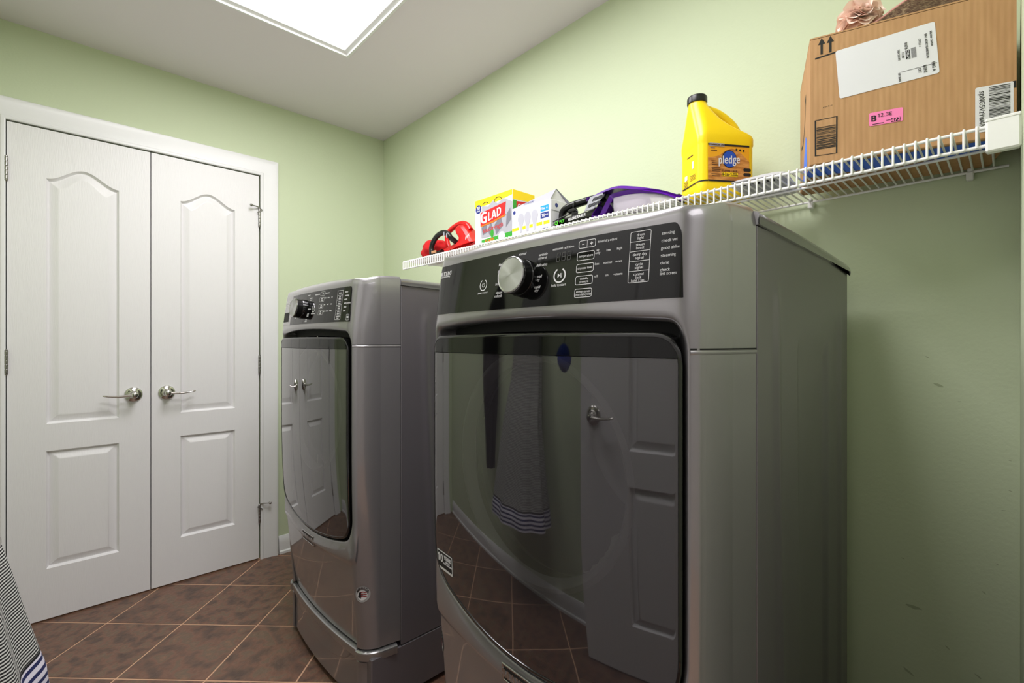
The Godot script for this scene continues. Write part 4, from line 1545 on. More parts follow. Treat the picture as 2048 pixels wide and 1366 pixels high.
func bag_box() -> void:
	var z0 := -1.5051
	var z1 := -1.2830
	var hh := 0.188
	var t := thing("bag_box", "white and yellow trash bag carton with red lettering, next to the red vacuum", "box", Vector3(1.22, DECK, (z0 + z1) / 2))
	var w := z1 - z0
	var mb := MB.new()
	mb.box(Vector3(0.060, hh / 2, 0), Vector3(0.12, hh, w), 0.0015)
	var b := put(mb, M.carton_white, "carton", t)
	var F := zface(0.0)
	var R := func(v: Vector3) -> Vector3: return Vector3(v.x, v.y, w / 2 + v.z)
	var l := -w / 2 + 0.001
	var r := w / 2 - 0.001
	mb = MB.new()
	inkpoly(mb, poly2([Vector2(l, hh - 0.001), Vector2(l, 0.156), Vector2(0.04, 0.160), Vector2(r, 0.168), Vector2(r, hh - 0.001)]), F)
	inkpoly(mb, poly2([Vector2(0.001, hh - 0.001), Vector2(0.001, 0.150), Vector2(0.119, 0.158), Vector2(0.119, hh - 0.001)]), R)
	put(mb, M.print_yellow, "yellow_band", b)
	mb = MB.new()
	# crumpled bag printed on the front, with facets
	inkpoly(mb, poly2([Vector2(-0.070, 0.030), Vector2(r, 0.028), Vector2(r, 0.142), Vector2(0.06, 0.165), Vector2(0.03, 0.150), Vector2(0.00, 0.168), Vector2(-0.03, 0.150), Vector2(-0.065, 0.160), Vector2(-0.075, 0.10)]), F, 0.0006)
	put(mb, M.print_pale, "bag_picture", b)
	mb = MB.new()
	for q in [[[0.02, 0.03], [0.06, 0.06], [0.045, 0.10], [0.01, 0.07]], [[-0.06, 0.04], [-0.03, 0.05], [-0.04, 0.09], [-0.068, 0.07]], [[0.075, 0.05], [0.105, 0.075], [0.10, 0.12], [0.08, 0.10]], [[-0.02, 0.035], [0.005, 0.05], [-0.01, 0.085], [-0.03, 0.06]]]:
		var pl := PackedVector2Array()
		for p in q: pl.append(Vector2(p[0], p[1]))
		inkpoly(mb, pl, F, 0.0009)
	put(mb, M.bag_grey, "bag_shade", b)
	mb = MB.new()
	ink(mb, Array(arc2(-0.045, 0.158, 0.018, 20, 160, 12, 0.012)), 0.003, F, false, 0.001)
	ink(mb, Array(arc2(0.030, 0.163, 0.020, 0, 200, 14, 0.012)), 0.003, F, false, 0.001)
	put(mb, M.print_black, "drawstring", b)
	mb = MB.new()
	inkpoly(mb, poly2([Vector2(-0.075, 0.078), Vector2(0.070, 0.098), Vector2(0.076, 0.148), Vector2(-0.075, 0.132)]), F, 0.0012)
	inkpoly(mb, poly2([Vector2(0.020, 0.102), Vector2(0.100, 0.112), Vector2(0.100, 0.154), Vector2(0.020, 0.146)]), R, 0.0008)
	for q in [[-0.0, 0.060]]:
		mb.text("MaxStrength", 0.021, func(v): return F.call(Vector3(q[0] + v.x, q[1] + v.y + v.x * 0.08, v.z + 0.0012)), sans)
	put(mb, M.print_red, "red_print", b)
	mb = MB.new()
	inkpoly(mb, poly2([Vector2(-0.070, 0.076), Vector2(0.000, 0.081), Vector2(0.072, 0.094), Vector2(0.076, 0.101), Vector2(0.0, 0.088), Vector2(-0.07, 0.081)]), F, 0.0015)
	put(mb, M.print_orange, "swoosh", b)
	mb = MB.new()
	mb.text("G", 0.062, func(v): return F.call(Vector3(-0.053 + v.x, 0.1085 + v.y, v.z + 0.0018)), bold)
	mb.text("LAD", 0.046, func(v): return F.call(Vector3(0.011 + v.x * 0.95, 0.1125 + v.y + v.x * 0.13, v.z + 0.0018)), bold)
	mb.text("GLAD", 0.034, func(v): return R.call(Vector3(0.060 + v.x * 0.8, 0.128 + v.y + v.x * 0.1, v.z + 0.0012)), bold)
	inkpoly(mb, arc2(0.052, 0.019, 0.019, 0, 360, 28), F, 0.0014)
	put(mb, M.carton_white, "white_print", b)
	mb = MB.new()
	inkpoly(mb, poly2([Vector2(-0.068, 0.004), Vector2(r, 0.004), Vector2(r, 0.030), Vector2(-0.068, 0.022)]), F, 0.0010)
	inkpoly(mb, poly2([Vector2(0.001, 0.110), Vector2(0.022, 0.112), Vector2(0.022, 0.149), Vector2(0.001, 0.148)]), R, 0.0005)
	inkpoly(mb, arc2(-0.004, 0.040, 0.010, 0, 360, 14, 0.016), F, 0.0012)
	put(mb, M.print_green, "green_print", b)
	mb = MB.new()
	mb.text("Gain", 0.023, func(v): return F.call(Vector3(-0.020 + v.x, 0.014 + v.y + v.x * 0.15, v.z + 0.0016)), bold)
	put(mb, M.print_orange, "scent_print", b)
	mb = MB.new()
	inkpoly(mb, arc2(-0.088, 0.150, 0.0175, 0, 360, 28), F, 0.0008)
	put(mb, M.print_navy, "round_tag", b)
	mb = MB.new()
	mb.text("30", 0.017, func(v): return F.call(Vector3(-0.088 + v.x, 0.154 + v.y, v.z + 0.0012)), bold)
	mb.text("BAGS", 0.008, func(v): return F.call(Vector3(-0.088 + v.x, 0.142 + v.y, v.z + 0.0012)), bold)
	put(mb, M.carton_white, "count_print", b)

func bulb_box() -> void:
	var z0 := -1.2800
	var z1 := -1.0890
	var hh := 0.1085
	var w := z1 - z0
	var t := thing("bulb_box", "white light bulb carton with raised grey flap and yellow dashes, left of the purple vacuum", "box", Vector3(1.215, DECK, (z0 + z1) / 2))
	var mb := MB.new()
	mb.box(Vector3(0.0575, hh / 2, 0), Vector3(0.115, hh, w), 0.0012)
	var b := put(mb, M.carton_white, "carton", t)
	# flap: a folded sheet rising back from the front edge
	mb = MB.new()
	for d in [0.0, -0.0012]:
		var q := [Vector3(0.001, hh + d, -w / 2), Vector3(0.001, hh + d, w / 2), Vector3(0.045, hh + 0.046 + d, w / 2 - 0.012), Vector3(0.045, hh + 0.026 + d, -w / 2 + 0.01)]
		if d == 0.0: mb.quad(q[0], q[1], q[2], q[3])
		else: mb.quad(q[3], q[2], q[1], q[0])
	for d in [0.0, -0.0012]:
		var q := [Vector3(0.045, hh + 0.026 + d, -w / 2 + 0.01), Vector3(0.045, hh + 0.046 + d, w / 2 - 0.012), Vector3(0.114, hh + 0.002 + d, w / 2), Vector3(0.114, hh + 0.002 + d, -w / 2)]
		if d == 0.0: mb.quad(q[0], q[1], q[2], q[3])
		else: mb.quad(q[3], q[2], q[1], q[0])
	put(mb, M.carton_grey, "flap", t)
	mb = MB.new()
	mb.box(Vector3(0.0575, 0.089, w / 2 + 0.0012), Vector3(0.105, 0.036, 0.0012), 0.0004)
	put(mb, M.carton_white, "side_flap", t)
	mb = MB.new()
	mb.prism(poly2([Vector2(0.002, hh), Vector2(0.113, hh), Vector2(0.045, hh + 0.043)]), w / 2 - 0.014, w / 2 - 0.0125)
	put(mb, M.carton_white, "gusset", t)
	var F := zface(0.0)
	mb = MB.new()
	for q in [[-0.094, -0.058], [-0.040, -0.024], [-0.005, 0.012], [0.030, 0.058], [0.064, 0.092]]: inkrect(mb, q[0], 0.024, q[1], 0.0355, F)
	put(mb, M.print_yellow, "yellow_dash", b)
	mb = MB.new()
	for x in [-0.048, -0.014, 0.021]:
		var bulb := arc2(x, 0.064, 0.016, -35, 215, 16, 0.021)
		bulb.append(Vector2(x - 0.006, 0.032))
		bulb.append(Vector2(x - 0.006, 0.014))
		bulb.append(Vector2(x + 0.006, 0.014))
		bulb.append(Vector2(x + 0.006, 0.032))
		inkpoly(mb, bulb, F, 0.0006)
	put(mb, M.film_pale, "bulb_picture", b)
	mb = MB.new()
	inkrect(mb, 0.050, 0.070, 0.088, 0.090, F)
	put(mb, M.print_cyan, "cyan_tag", b)
	mb = MB.new()
	inkrect(mb, 0.050, 0.046, 0.088, 0.066, F)
	inkpoly(mb, arc2(-0.083, 0.093, 0.0070, 0, 360, 20), F)
	mb.text("CLASSIC", 0.0135, func(v): return F.call(Vector3(-0.015 + v.x, 0.1195 + v.y * 0.9, -0.010 - v.y * 0.9 + 0.0012 + v.z)), sans)
	mb.text("10 YEAR BULB", 0.0055, func(v): return F.call(Vector3(0.068 + v.x, 0.010 + v.y, v.z + 0.0004)), sans)
	put(mb, M.print_navy, "navy_print", b)
	mb = MB.new()
	mb.text("65w", 0.012, func(v): return F.call(Vector3(0.060 + v.x, 0.080 + v.y, v.z + 0.0009)), bold)
	mb.text("4", 0.012, func(v): return F.call(Vector3(0.080 + v.x, 0.080 + v.y, v.z + 0.0009)), bold)
	mb.text("10", 0.015, func(v): return F.call(Vector3(0.063 + v.x, 0.056 + v.y, v.z + 0.0009)), bold)
	mb.text("YEAR", 0.007, func(v): return F.call(Vector3(0.078 + v.x, 0.056 + v.y, v.z + 0.0009)), bold)
	put(mb, M.carton_white, "white_print", b)
	mb = MB.new()
	inkpoly(mb, arc2(0.030, 0.090, 0.0075, 0, 360, 20), func(v): return Vector3(v.x, v.y, w / 2 + 0.0018 + v.z))
	put(mb, M.print_navy, "round_mark", b)

func purple_vacuum() -> void:
	var t := thing("cordless_vacuum", "purple and black handheld vacuum with clear dust cup lying beside the yellow jug", "vacuum", Vector3(1.262, DECK, -0.86))
	var o := t.position
	var zy := func(z: float, y: float) -> Vector2: return Vector2(z - o.z, y - DECK)
	var X := Transform3D(Basis(Vector3(0, 0, 1), Vector3(0, 1, 0), Vector3(-1, 0, 0)), Vector3.ZERO)
	var Fm := func(xs: float) -> Callable: return func(v: Vector3) -> Vector3: return Vector3(xs - v.z, v.y - DECK, v.x - o.z)
	# black base
	var mb := MB.new()
	mb.angle = 40
	mb.prism(poly2(catmull([zy.call(-1.088, 1.5440), zy.call(-0.95, 1.5440), zy.call(-0.845, 1.5440), zy.call(-0.838, 1.575), zy.call(-0.870, 1.600), zy.call(-0.905, 1.588), zy.call(-0.945, 1.5790), zy.call(-1.02, 1.5760), zy.call(-1.085, 1.5680), zy.call(-1.091, 1.555)], 4, true)), -0.036, 0.036, X, 0.007)
	put(mb, M.black_plastic, "body", t)
	# grip, a bowed bar
	mb = MB.new()
	mb.angle = 60
	var g := []
	for p in catmull([Vector2(-1.078, 1.558), Vector2(-1.0765, 1.590), Vector2(-1.068, 1.610), Vector2(-1.040, 1.6200), Vector2(-0.990, 1.6235), Vector2(-0.930, 1.6250), Vector2(-0.885, 1.6180)], 6): g.append(Vector3(0, p.y - DECK, p.x - o.z))
	mb.tube(g, [0.010] + range(g.size() - 1).map(func(k): return 0.0095 + 0.003 * sin(k * 0.09)), 12, false, 1.25, Vector3.RIGHT)
	put(mb, M.black_plastic, "grip", t)
	# purple shell, one sweep from the belt over the cup to the nose
	mb = MB.new()
	mb.angle = 40
	var top := catmull([zy.call(-0.912, 1.5450), zy.call(-0.925, 1.5600), zy.call(-0.905, 1.5850), zy.call(-0.898, 1.6050), zy.call(-0.945, 1.6120), zy.call(-0.900, 1.6270), zy.call(-0.835, 1.6330), zy.call(-0.777, 1.6200), zy.call(-0.711, 1.5980), zy.call(-0.660, 1.5770), zy.call(-0.612, 1.5480), zy.call(-0.612, 1.5430)], 5)
	var un := catmull([zy.call(-0.630, 1.5500), zy.call(-0.680, 1.5740), zy.call(-0.727, 1.5880), zy.call(-0.780, 1.5980), zy.call(-0.836, 1.5990), zy.call(-0.848, 1.5900), zy.call(-0.868, 1.5620), zy.call(-0.880, 1.5450)], 5)
	mb.prism(poly2(top + un), -0.043, 0.043, X, 0.010)
	put(mb, M.purple_shell, "shell", t)
	# clear cup with grey filter inside
	mb = MB.new()
	mb.angle = 40
	var cup := poly2([zy.call(-0.842, 1.5440), zy.call(-0.644, 1.5440), zy.call(-0.644, 1.5540), zy.call(-0.665, 1.5660), zy.call(-0.700, 1.5800), zy.call(-0.740, 1.5910), zy.call(-0.790, 1.5985), zy.call(-0.842, 1.6000)])
	mb.prism(cup, -0.034, 0.034, X, 0.0015)
	put(mb, M.clear_cup, "dust_cup", t)
	mb = MB.new()
	mb.lathe([Vector2(0.020, -0.065), Vector2(0.024, -0.06), Vector2(0.024, 0.02), Vector2(0.015, 0.04)], 20, Transform3D(Basis(Vector3.RIGHT, PI / 2), Vector3(0, 0.030, -0.780 + 0.86)))
	put(mb, M.filter_grey, "filter", t)
	mb = MB.new()
	mb.box(Vector3(0, 0.0135, -0.634 - o.z), Vector3(0.07, 0.020, 0.020), 0.004)
	put(mb, M.black_plastic, "nozzle", t)
	# vent plate with louvres
	mb = MB.new()
	var Fv: Callable = Fm.call(-0.0432)
	mb.angle = 30
	var vent := poly2([Vector2(-0.946, 1.5750), Vector2(-0.908, 1.5770), Vector2(-0.868, 1.6120), Vector2(-0.874, 1.6190), Vector2(-0.922, 1.6170)])
	var vt := PackedVector2Array()
	for p in vent: vt.append(zy.call(p.x, p.y))
	mb.prism(vt, 0.0415, 0.0455, X, 0.0012)
	var vp := put(mb, M.silver_plastic, "vent", t)
	for r in 2:
		for k in 9:
			mb = MB.new()
			var a := Vector2(-0.931 + 0.0052 * k + 0.018 * r, 1.5830 + 0.0005 * k + 0.0170 * r)
			inkpoly(mb, poly2([a, a + Vector2(0.0034, 0.0002), a + Vector2(0.0095, 0.0112), a + Vector2(0.0061, 0.0110)]), Fm.call(-0.0458))
			put(mb, M.black_matte, "louvre", vp)
	# cord wound on the grip with its plug
	mb = MB.new()
	mb.tube([Vector3(-0.016, 1.628 - DECK, -1.008 - o.z), Vector3(-0.020, 1.610 - DECK, -1.010 - o.z), Vector3(-0.018, 1.600 - DECK, -1.012 - o.z)], 0.0022, 8)
	mb.tube(catmull([Vector3(-0.020, 1.588 - DECK, -1.020 - o.z), Vector3(-0.030, 1.578 - DECK, -1.060 - o.z), Vector3(-0.044, 1.566 - DECK, -1.080 - o.z)], 5), 0.0018, 6)
	mb.tube(catmull([Vector3(-0.020, 1.598 - DECK, -1.004 - o.z), Vector3(-0.022, 1.590 - DECK, -0.990 - o.z), Vector3(-0.024, 1.578 - DECK, -0.990 - o.z)], 5), 0.0018, 6)
	put(mb, M.black_plastic, "cord", t)
	mb = MB.new()
	mb.box(Vector3(-0.018, 1.596 - DECK, -1.014 - o.z), Vector3(0.018, 0.014, 0.034), 0.005)
	mb.box(Vector3(-0.020, 1.583 - DECK, -1.004 - o.z), Vector3(0.016, 0.018, 0.022), 0.005)
	put(mb, M.black_plastic, "plug", t)
	mb = MB.new()
	mb.text("PET", 0.0125, func(v): return Fm.call(-0.0362).call(Vector3(-1.046 + v.x, 1.5640 + v.y + v.x * 0.06, v.z + 0.0004)), bold)
	ink(mb, Array(arc2(-1.071, 1.5625, 0.0055, 0, 360, 16)), 0.0028, Fm.call(-0.0362), true)
	put(mb, M.print_lime, "lime_print", t)
	mb = MB.new()
	mb.text("HAIRERASER", 0.0125, func(v): return Fm.call(-0.0362).call(Vector3(-0.982 + v.x, 1.5660 + v.y + v.x * 0.06, v.z + 0.0004)), bold)
	put(mb, M.print_white, "lettering", t)

func jug() -> void:
	var t := thing("floor_cleaner_jug", "large yellow plastic jug of floor cleaner with black cap and orange wood label", "jug", Vector3(1.3096, DECK, -0.5595), deg_to_rad(-34.5))
	# cross-section: rounded rectangle of half sizes hx, hz round (cx, 0)
	var sec := func(cx: float, hx: float, hz: float, y: float, r: float) -> PackedVector3Array:
		var o := PackedVector3Array()
		r = minf(r, minf(hx, hz) * 0.999)
		for k in 4:
			var c := Vector2([1, -1, -1, 1][k] * (hx - r), [1, 1, -1, -1][k] * (hz - r))
			for i in 9:
				var a := deg_to_rad(90.0 * k + 90.0 * i / 8.0)
				o.append(Vector3(cx + c.x + r * cos(a), y, -(c.y + r * sin(a))))
		return o
	var mb := MB.new()
	mb.angle = 50
	var rs := []
	for s in [[0, 0.070, 0.048, 0.0, 0.02], [0, 0.077, 0.053, 0.003, 0.02], [0, 0.081, 0.057, 0.010, 0.02], [0, 0.081, 0.057, 0.030, 0.02], [0, 0.0795, 0.0555, 0.0345, 0.02], [0, 0.0795, 0.0555, 0.137, 0.02], [0, 0.081, 0.057, 0.141, 0.02], [0, 0.081, 0.057, 0.158, 0.02], [-0.001, 0.0795, 0.0560, 0.166, 0.022], [-0.006, 0.0745, 0.0545, 0.173, 0.024], [-0.018, 0.0625, 0.0520, 0.183, 0.026], [-0.0295, 0.0510, 0.0480, 0.196, 0.027], [-0.0400, 0.0405, 0.0420, 0.213, 0.027], [-0.0485, 0.0320, 0.0345, 0.234, 0.026], [-0.0543, 0.0265, 0.0280, 0.252, 0.0262], [-0.056, 0.0240, 0.0240, 0.262, 0.0238], [-0.057, 0.0235, 0.0235, 0.268, 0.0234]]:
		rs.append(sec.call(s[0], s[1], s[2], s[3], s[4]))
	mb.rings(rs, true, true, true)
	var b := put(mb, M.jug_yellow, "body", t)
	mb = MB.new()
	mb.lathe([Vector2(0.0255, 0.266), Vector2(0.0262, 0.268), Vector2(0.0262, 0.281), Vector2(0.0245, 0.2845), Vector2(0.0235, 0.285)], 36, Transform3D(Basis(), Vector3(-0.0575, 0, 0)))
	put(mb, M.black_plastic, "cap", t)
	# handle: arched bar with a pinched web below
	mb = MB.new()
	mb.angle = 60
	var g := []
	for p in catmull([Vector2(-0.040, 0.252), Vector2(-0.022, 0.2500), Vector2(0.005, 0.2420), Vector2(0.036, 0.2230), Vector2(0.058, 0.1990), Vector2(0.070, 0.1680)], 7): g.append(Vector3(p.x, p.y, 0))
	mb.tube(g, 0.0125, 14, false, 1.0, Vector3.FORWARD)
	mb.prism(poly2([Vector2(-0.030, 0.246), Vector2(-0.010, 0.243), Vector2(0.015, 0.231), Vector2(0.042, 0.208), Vector2(0.060, 0.175), Vector2(0.0, 0.175), Vector2(-0.03, 0.205)]), -0.006, 0.006, Transform3D(), 0.002)
	put(mb, M.jug_yellow, "handle", t)
	# wrap label: W on the wide face, N on the narrow one
	var W := func(v: Vector3) -> Vector3: return Vector3(v.x, v.y, 0.0557 + v.z)
	var N := func(v: Vector3) -> Vector3: return Vector3(-0.0797 - v.z, v.y, v.x)
	mb = MB.new()
	inkrect(mb, -0.0595, 0.041, 0.0595, 0.133, W)
	var lb := put(mb, M.label_orange, "label", t)
	mb = MB.new()
	var wave := [Vector2(-0.0595, 0.041), Vector2(0.0595, 0.041), Vector2(0.0595, 0.094)]
	for p in catmull([Vector2(0.0595, 0.094), Vector2(0.040, 0.112), Vector2(0.015, 0.126), Vector2(-0.005, 0.122), Vector2(-0.030, 0.106), Vector2(-0.0595, 0.100)], 6): wave.append(p)
	inkpoly(mb, poly2(wave), W, 0.0007)
	put(mb, M.label_wood, "wood_picture", lb)
	mb = MB.new()
	inkrect(mb, -0.0595, 0.1325, 0.0595, 0.1375, W, 0.0012)
	inkrect(mb, -0.0595, 0.0375, 0.0595, 0.0420, W, 0.0012)
	inkrect(mb, -0.0355, 0.0375, 0.0355, 0.0405, N, 0.0012)
	for s in [[0.0375, 0.042]]:
		for k in 8:
			var c := Vector2(-0.0595, 0.0355)
			var A := func(a: float, y: float) -> Vector3: return Vector3(c.x + 0.0206 * cos(a), y, c.y + 0.0206 * sin(a))
			var a0 := PI / 2 + PI / 2 * k / 8.0
			var a1 := PI / 2 + PI / 2 * (k + 1) / 8.0
			mb.quad(A.call(a1, 0.0375), A.call(a0, 0.0375), A.call(a0, 0.0418), A.call(a1, 0.0412))
	inkpoly(mb, arc2(0.0015, 0.0985, 0.0215, 0, 360, 32, 0.0235), W, 0.0012)
	for k in 3:
		inkpoly(mb, rrect(0.053, 0.072 - 0.0125 * k, 0.022, 0.0085, 0.004), W, 0.0012)
		inkpoly(mb, arc2(0.022 + 0.0105 * k, 0.1245 - 0.001 * k, 0.0030, 0, 360, 12), W, 0.0012)
	put(mb, M.print_black, "black_print", lb)
	mb = MB.new()
	inkpoly(mb, arc2(0.0020, 0.0982, 0.0195, 0, 360, 32, 0.0215), W, 0.0016)
	put(mb, M.print_blue, "blue_oval", lb)
	mb = MB.new()
	inkrect(mb, -0.053, 0.1245, -0.040, 0.1265, W, 0.0012)
	put(mb, M.print_navy, "maker_mark", lb)
	mb = MB.new()
	mb.text("pledge", 0.0215, func(v): return W.call(Vector3(0.0005 + v.x * 0.92, 0.0955 + v.y * 1.25 + v.x * 0.06, v.z + 0.0020)), bold)
	inkrect(mb, -0.024, 0.060, -0.010, 0.073, N, 0.0008)
	inkrect(mb, 0.014, 0.082, 0.022, 0.102, N, 0.0008)
	put(mb, M.print_white, "lettering", lb)
	mb = MB.new()
	inkrect(mb, -0.0560, 0.1300, -0.0130, 0.1385, W, 0.0016)
	put(mb, M.carton_grey, "grey_tag", lb)
	mb = MB.new()
	inkpoly(mb, rrect(0.003, 0.0575, 0.047, 0.0110, 0.002), W, 0.0012)
	put(mb, M.print_yellow, "yellow_tag", lb)
	mb = MB.new()
	mb.text("COMMERCIAL LINE", 0.0058, func(v): return W.call(Vector3(-0.0345 + v.x * 0.8, 0.1343 + v.y, v.z + 0.0020)), bold)
	mb.text("FLOOR CARE", 0.0068, func(v): return W.call(Vector3(0.002 + v.x, 0.0672 + v.y, v.z + 0.0014)), serif)
	mb.text("4-in-1", 0.0110, func(v): return W.call(Vector3(-0.006 + v.x, 0.0577 + v.y, v.z + 0.0016)), serif)
	mb.text("WOOD\nCLEANER", 0.0042, func(v): return W.call(Vector3(0.0175 + v.x * 0.8, 0.0577 + v.y, v.z + 0.0016)), bold)
	for k in 8: inkrect(mb, -0.0500 + 0.0012 * (k % 3), 0.0905 - 0.0047 * k - (0.003 if k > 2 else 0.0) - (0.003 if k > 5 else 0.0), -0.0240 - 0.0016 * (k % 2), 0.0923 - 0.0047 * k - (0.003 if k > 2 else 0.0) - (0.003 if k > 5 else 0.0), W, 0.0012)
	inkrect(mb, -0.052, 0.1180, -0.034, 0.1200, W, 0.0012)
	for k in 4:
		inkrect(mb, -0.028, 0.055 - 0.004 * k, -0.008, 0.0562 - 0.004 * k, N, 0.0006)
		inkrect(mb, 0.004, 0.064 - 0.004 * k, 0.030, 0.0652 - 0.004 * k, N, 0.0006)
	inkrect(mb, -0.012, 0.118, 0.018, 0.1205, N, 0.0006)
	put(mb, M.print_brown, "brown_print", lb)

func packet() -> void:
	var t := thing("plastic_packet", "white plastic packet with small dark print lying on the shelf between jug and cardboard box", "packet", Vector3(1.310, DECK, -0.432), deg_to_rad(8))
	var mb := MB.new()
	mb.angle = 60
	var P := func(u: float, v: float, top: float) -> Vector3:
		var a := u * 2 - 1
		var b := v * 2 - 1
		var h := pow(maxf(0.0, 1 - pow(absf(a), 4.0)), 0.5) * pow(maxf(0.0, 1 - pow(absf(b), 4.0)), 0.5)
		return Vector3(a * 0.095, 0.0135 + top * h * (0.012 + 0.0012 * sin(a * 7 + b * 3)) - (0.003 * (1 - h)), b * 0.062)
	mb.grid(func(u, v): return P.call(u, v, 1.0), 24, 20, true)
	mb.grid(func(u, v): return P.call(u, v, -0.98), 24, 20, false)
	var b := put(mb, M.film_white, "pouch", t)
	mb = MB.new()
	for k in 9:
		var u := 0.12 + 0.085 * k
		var A := func(x: float, y: float) -> Vector3: return P.call(y, x, -1.0) + Vector3(-0.0006, -0.0006, 0)
		mb.quad(A.call(u, 0.04), A.call(u + 0.045, 0.04), A.call(u + 0.045, 0.10 + 0.02 * (k % 3)), A.call(u, 0.10 + 0.02 * (k % 3)))
		var B := func(x: float, y: float) -> Vector3: return P.call(y, x, 1.0) + Vector3(-0.0006, 0.0006, 0)
		if k in [2, 3, 6]: mb.quad(B.call(u, 0.09), B.call(u, 0.05), B.call(u + 0.05, 0.05), B.call(u + 0.05, 0.09))
	put(mb, M.print_black, "print", b)

func parcel() -> void:
	# a slightly crushed carton: its corners on the shelf, then everything else in its own front frame
	var fl := Vector2(1.1823, -0.3011)
	var fr := Vector2(1.283, 0.008)
	var rr := Vector2(1.474, -0.030)
	var rl := Vector2(1.415, -0.383)
	var ex := (fr - fl).normalized()
	var turn := atan2(-ex.y, ex.x)
	var t := thing("cardboard_box", "big brown corrugated shipping carton with white and pink labels at the shelf's near end", "box", Vector3(fl.x, DECK, fl.y), turn)
	var loc := func(p: Vector2, y: float) -> Vector3:
		var d := p - fl
		return Vector3(d.dot(ex), y, d.dot(Vector2(-ex.y, ex.x)))
	var h := 0.2735
	var mb := MB.new()
	var f := PackedVector2Array()
	for p in [fl, fr, rr, rl]:
		var q: Vector3 = loc.call(p, 0)
		f.append(Vector2(q.x, -q.z))
	mb.prism(f, 0.0, h, Transform3D(Basis(Vector3.RIGHT, -PI / 2), Vector3.ZERO), 0.002)
	var b := put(mb, M.cardboard, "carton", t)
	# top flaps lying shut with a gap between
	var a0: Vector3 = loc.call(fl, h)
	var a1: Vector3 = loc.call(fr, h)
	var a2: Vector3 = loc.call(rr, h)
	var a3: Vector3 = loc.call(rl, h)
	var m0 := a0.lerp(a3, 0.485)
	var m1 := a1.lerp(a2, 0.485)
	var F := func(v: Vector3) -> Vector3: return v
	var n1 := a0.lerp(a3, 0.515)
	var n2 := a1.lerp(a2, 0.515)
	for q in [[a0, a1, m1, m0], [n1, n2, a2, a3]]:
		mb = MB.new()
		var lo := []
		var hi := []
		for p in q:
			lo.append(p + Vector3(0, -0.0005, 0))
			hi.append(p + Vector3(0, 0.0025, 0))
		var oo: Vector3 = (q[0] + q[2]) / 2 + Vector3(0, 0.001, 0)
		mb.outward(hi.duplicate(), oo)
		for k in 4: mb.outward([lo[k], lo[(k + 1) % 4], hi[(k + 1) % 4], hi[k]], oo)
		put(mb, M.cardboard, "flap", t)
	# black carton print: arrows, bar code in a frame
	mb = MB.new()
	for x in [0.0213, 0.0370]:
		inkpoly(mb, poly2([Vector2(x - 0.0065, 0.2575), Vector2(x + 0.0065, 0.2580), Vector2(x, 0.2715)]), F)
		inkrect(mb, x - 0.0022, 0.2360, x + 0.0022, 0.2580, F)
	inkpoly(mb, poly2([Vector2(0.0090, 0.2280), Vector2(0.0480, 0.2322), Vector2(0.0480, 0.2352), Vector2(0.0090, 0.2310)]), F)
	put(mb, M.print_black, "carton_print", b)
	mb = MB.new()
	ink(mb, [Vector2(0.0100, 0.0185), Vector2(0.0480, 0.0180), Vector2(0.0485, 0.0960), Vector2(0.0098, 0.0950)], 0.0030, F, true)
	var rng := RandomNumberGenerator.new()
	rng.seed = 9
	var y := 0.032
	while y < 0.080:
		var w := rng.randf_range(0.0005, 0.0022)
		inkrect(mb, 0.0120, y, 0.0465, y + w, F)
		y += w + rng.randf_range(0.0007, 0.0018)
	put(mb, M.print_black, "carton_barcode", b)
	mb = MB.new()
	for k in 6: inkrect(mb, 0.024 + 0.003 * k, 0.1195 + 0.0004 * k, 0.0255 + 0.003 * k, 0.1215 + 0.001 * (k % 2), F)
	inkrect(mb, 0.3190, 0.0870, 0.3245, 0.1000, F)
	put(mb, M.print_black, "carton_mark", b)
	# shipping label
	mb = MB.new()
	var L := Transform3D(Basis(Vector3.BACK, 0.072), Vector3(0.1308, 0.1895, 0.0004))
	var LF := func(v: Vector3) -> Vector3: return L * v
	inkpoly(mb, rrect(0, 0, 0.1630, 0.1035, 0.004), LF)
	var sl := put(mb, M.carton_white, "shipping_label", t)
	mb = MB.new()
	var K := func(v: Vector3) -> Vector3: return L * (v + Vector3(0, 0, 0.0005))
	var up := Basis(Vector3.BACK, -PI / 2)
	var V := func(s: String, x: float, yy: float, sz: float, fo: Font) -> void: mb.text(s, sz, func(v): return K.call(Vector3(x, yy, 0.0004) + up * v), fo)
	V.call("9N78", 0.0345, 0.0200, 0.0062, sans)
	V.call("11:30", 0.0285, 0.0030, 0.0050, sans)
	V.call("BA1 ADRT104MXRI/N", 0.0660, 0.0080, 0.0052, sans)
	V.call("CYCLE 1", 0.0560, 0.0180, 0.0032, sans)
	V.call("PKG A", 0.0735, -0.0360, 0.0070, sans)
	V.call("MINI", 0.0605, -0.0365, 0.0070, sans)
	V.call("EXT", 0.0520, -0.0370, 0.0062, sans)
	V.call("TBA 30181", 0.0220, 0.0050, 0.0034, sans)
	V.call("GF 3040", 0.0200, -0.0400, 0.0036, sans)
	V.call("Master Carton", 0.0740, 0.0200, 0.0030, sans)
	inkrect(mb, 0.0330, -0.0080, 0.0395, 0.0105, K)
	var bx := 0.0120
	while bx > -0.0240 + 0.0160:
		inkrect(mb, 0.0415, bx - 0.0004, 0.0495, bx, K)
		bx -= 0.0009
	inkrect(mb, 0.0215, -0.0310, 0.0790, -0.0303, K)
	put(mb, M.print_black, "print", sl)
	mb = MB.new()
	mb.text("CYCLE 1", 0.0050, func(v): return K.call(Vector3(0.0362, 0.0012, 0.0008) + up * v), bold)
	put(mb, M.carton_white, "reversed_print", sl)
	# pink sorting sticker
	mb = MB.new()
	var PK2 := func(v: Vector3) -> Vector3: return Vector3(0.1316, 0.0758, 0.0004) + v
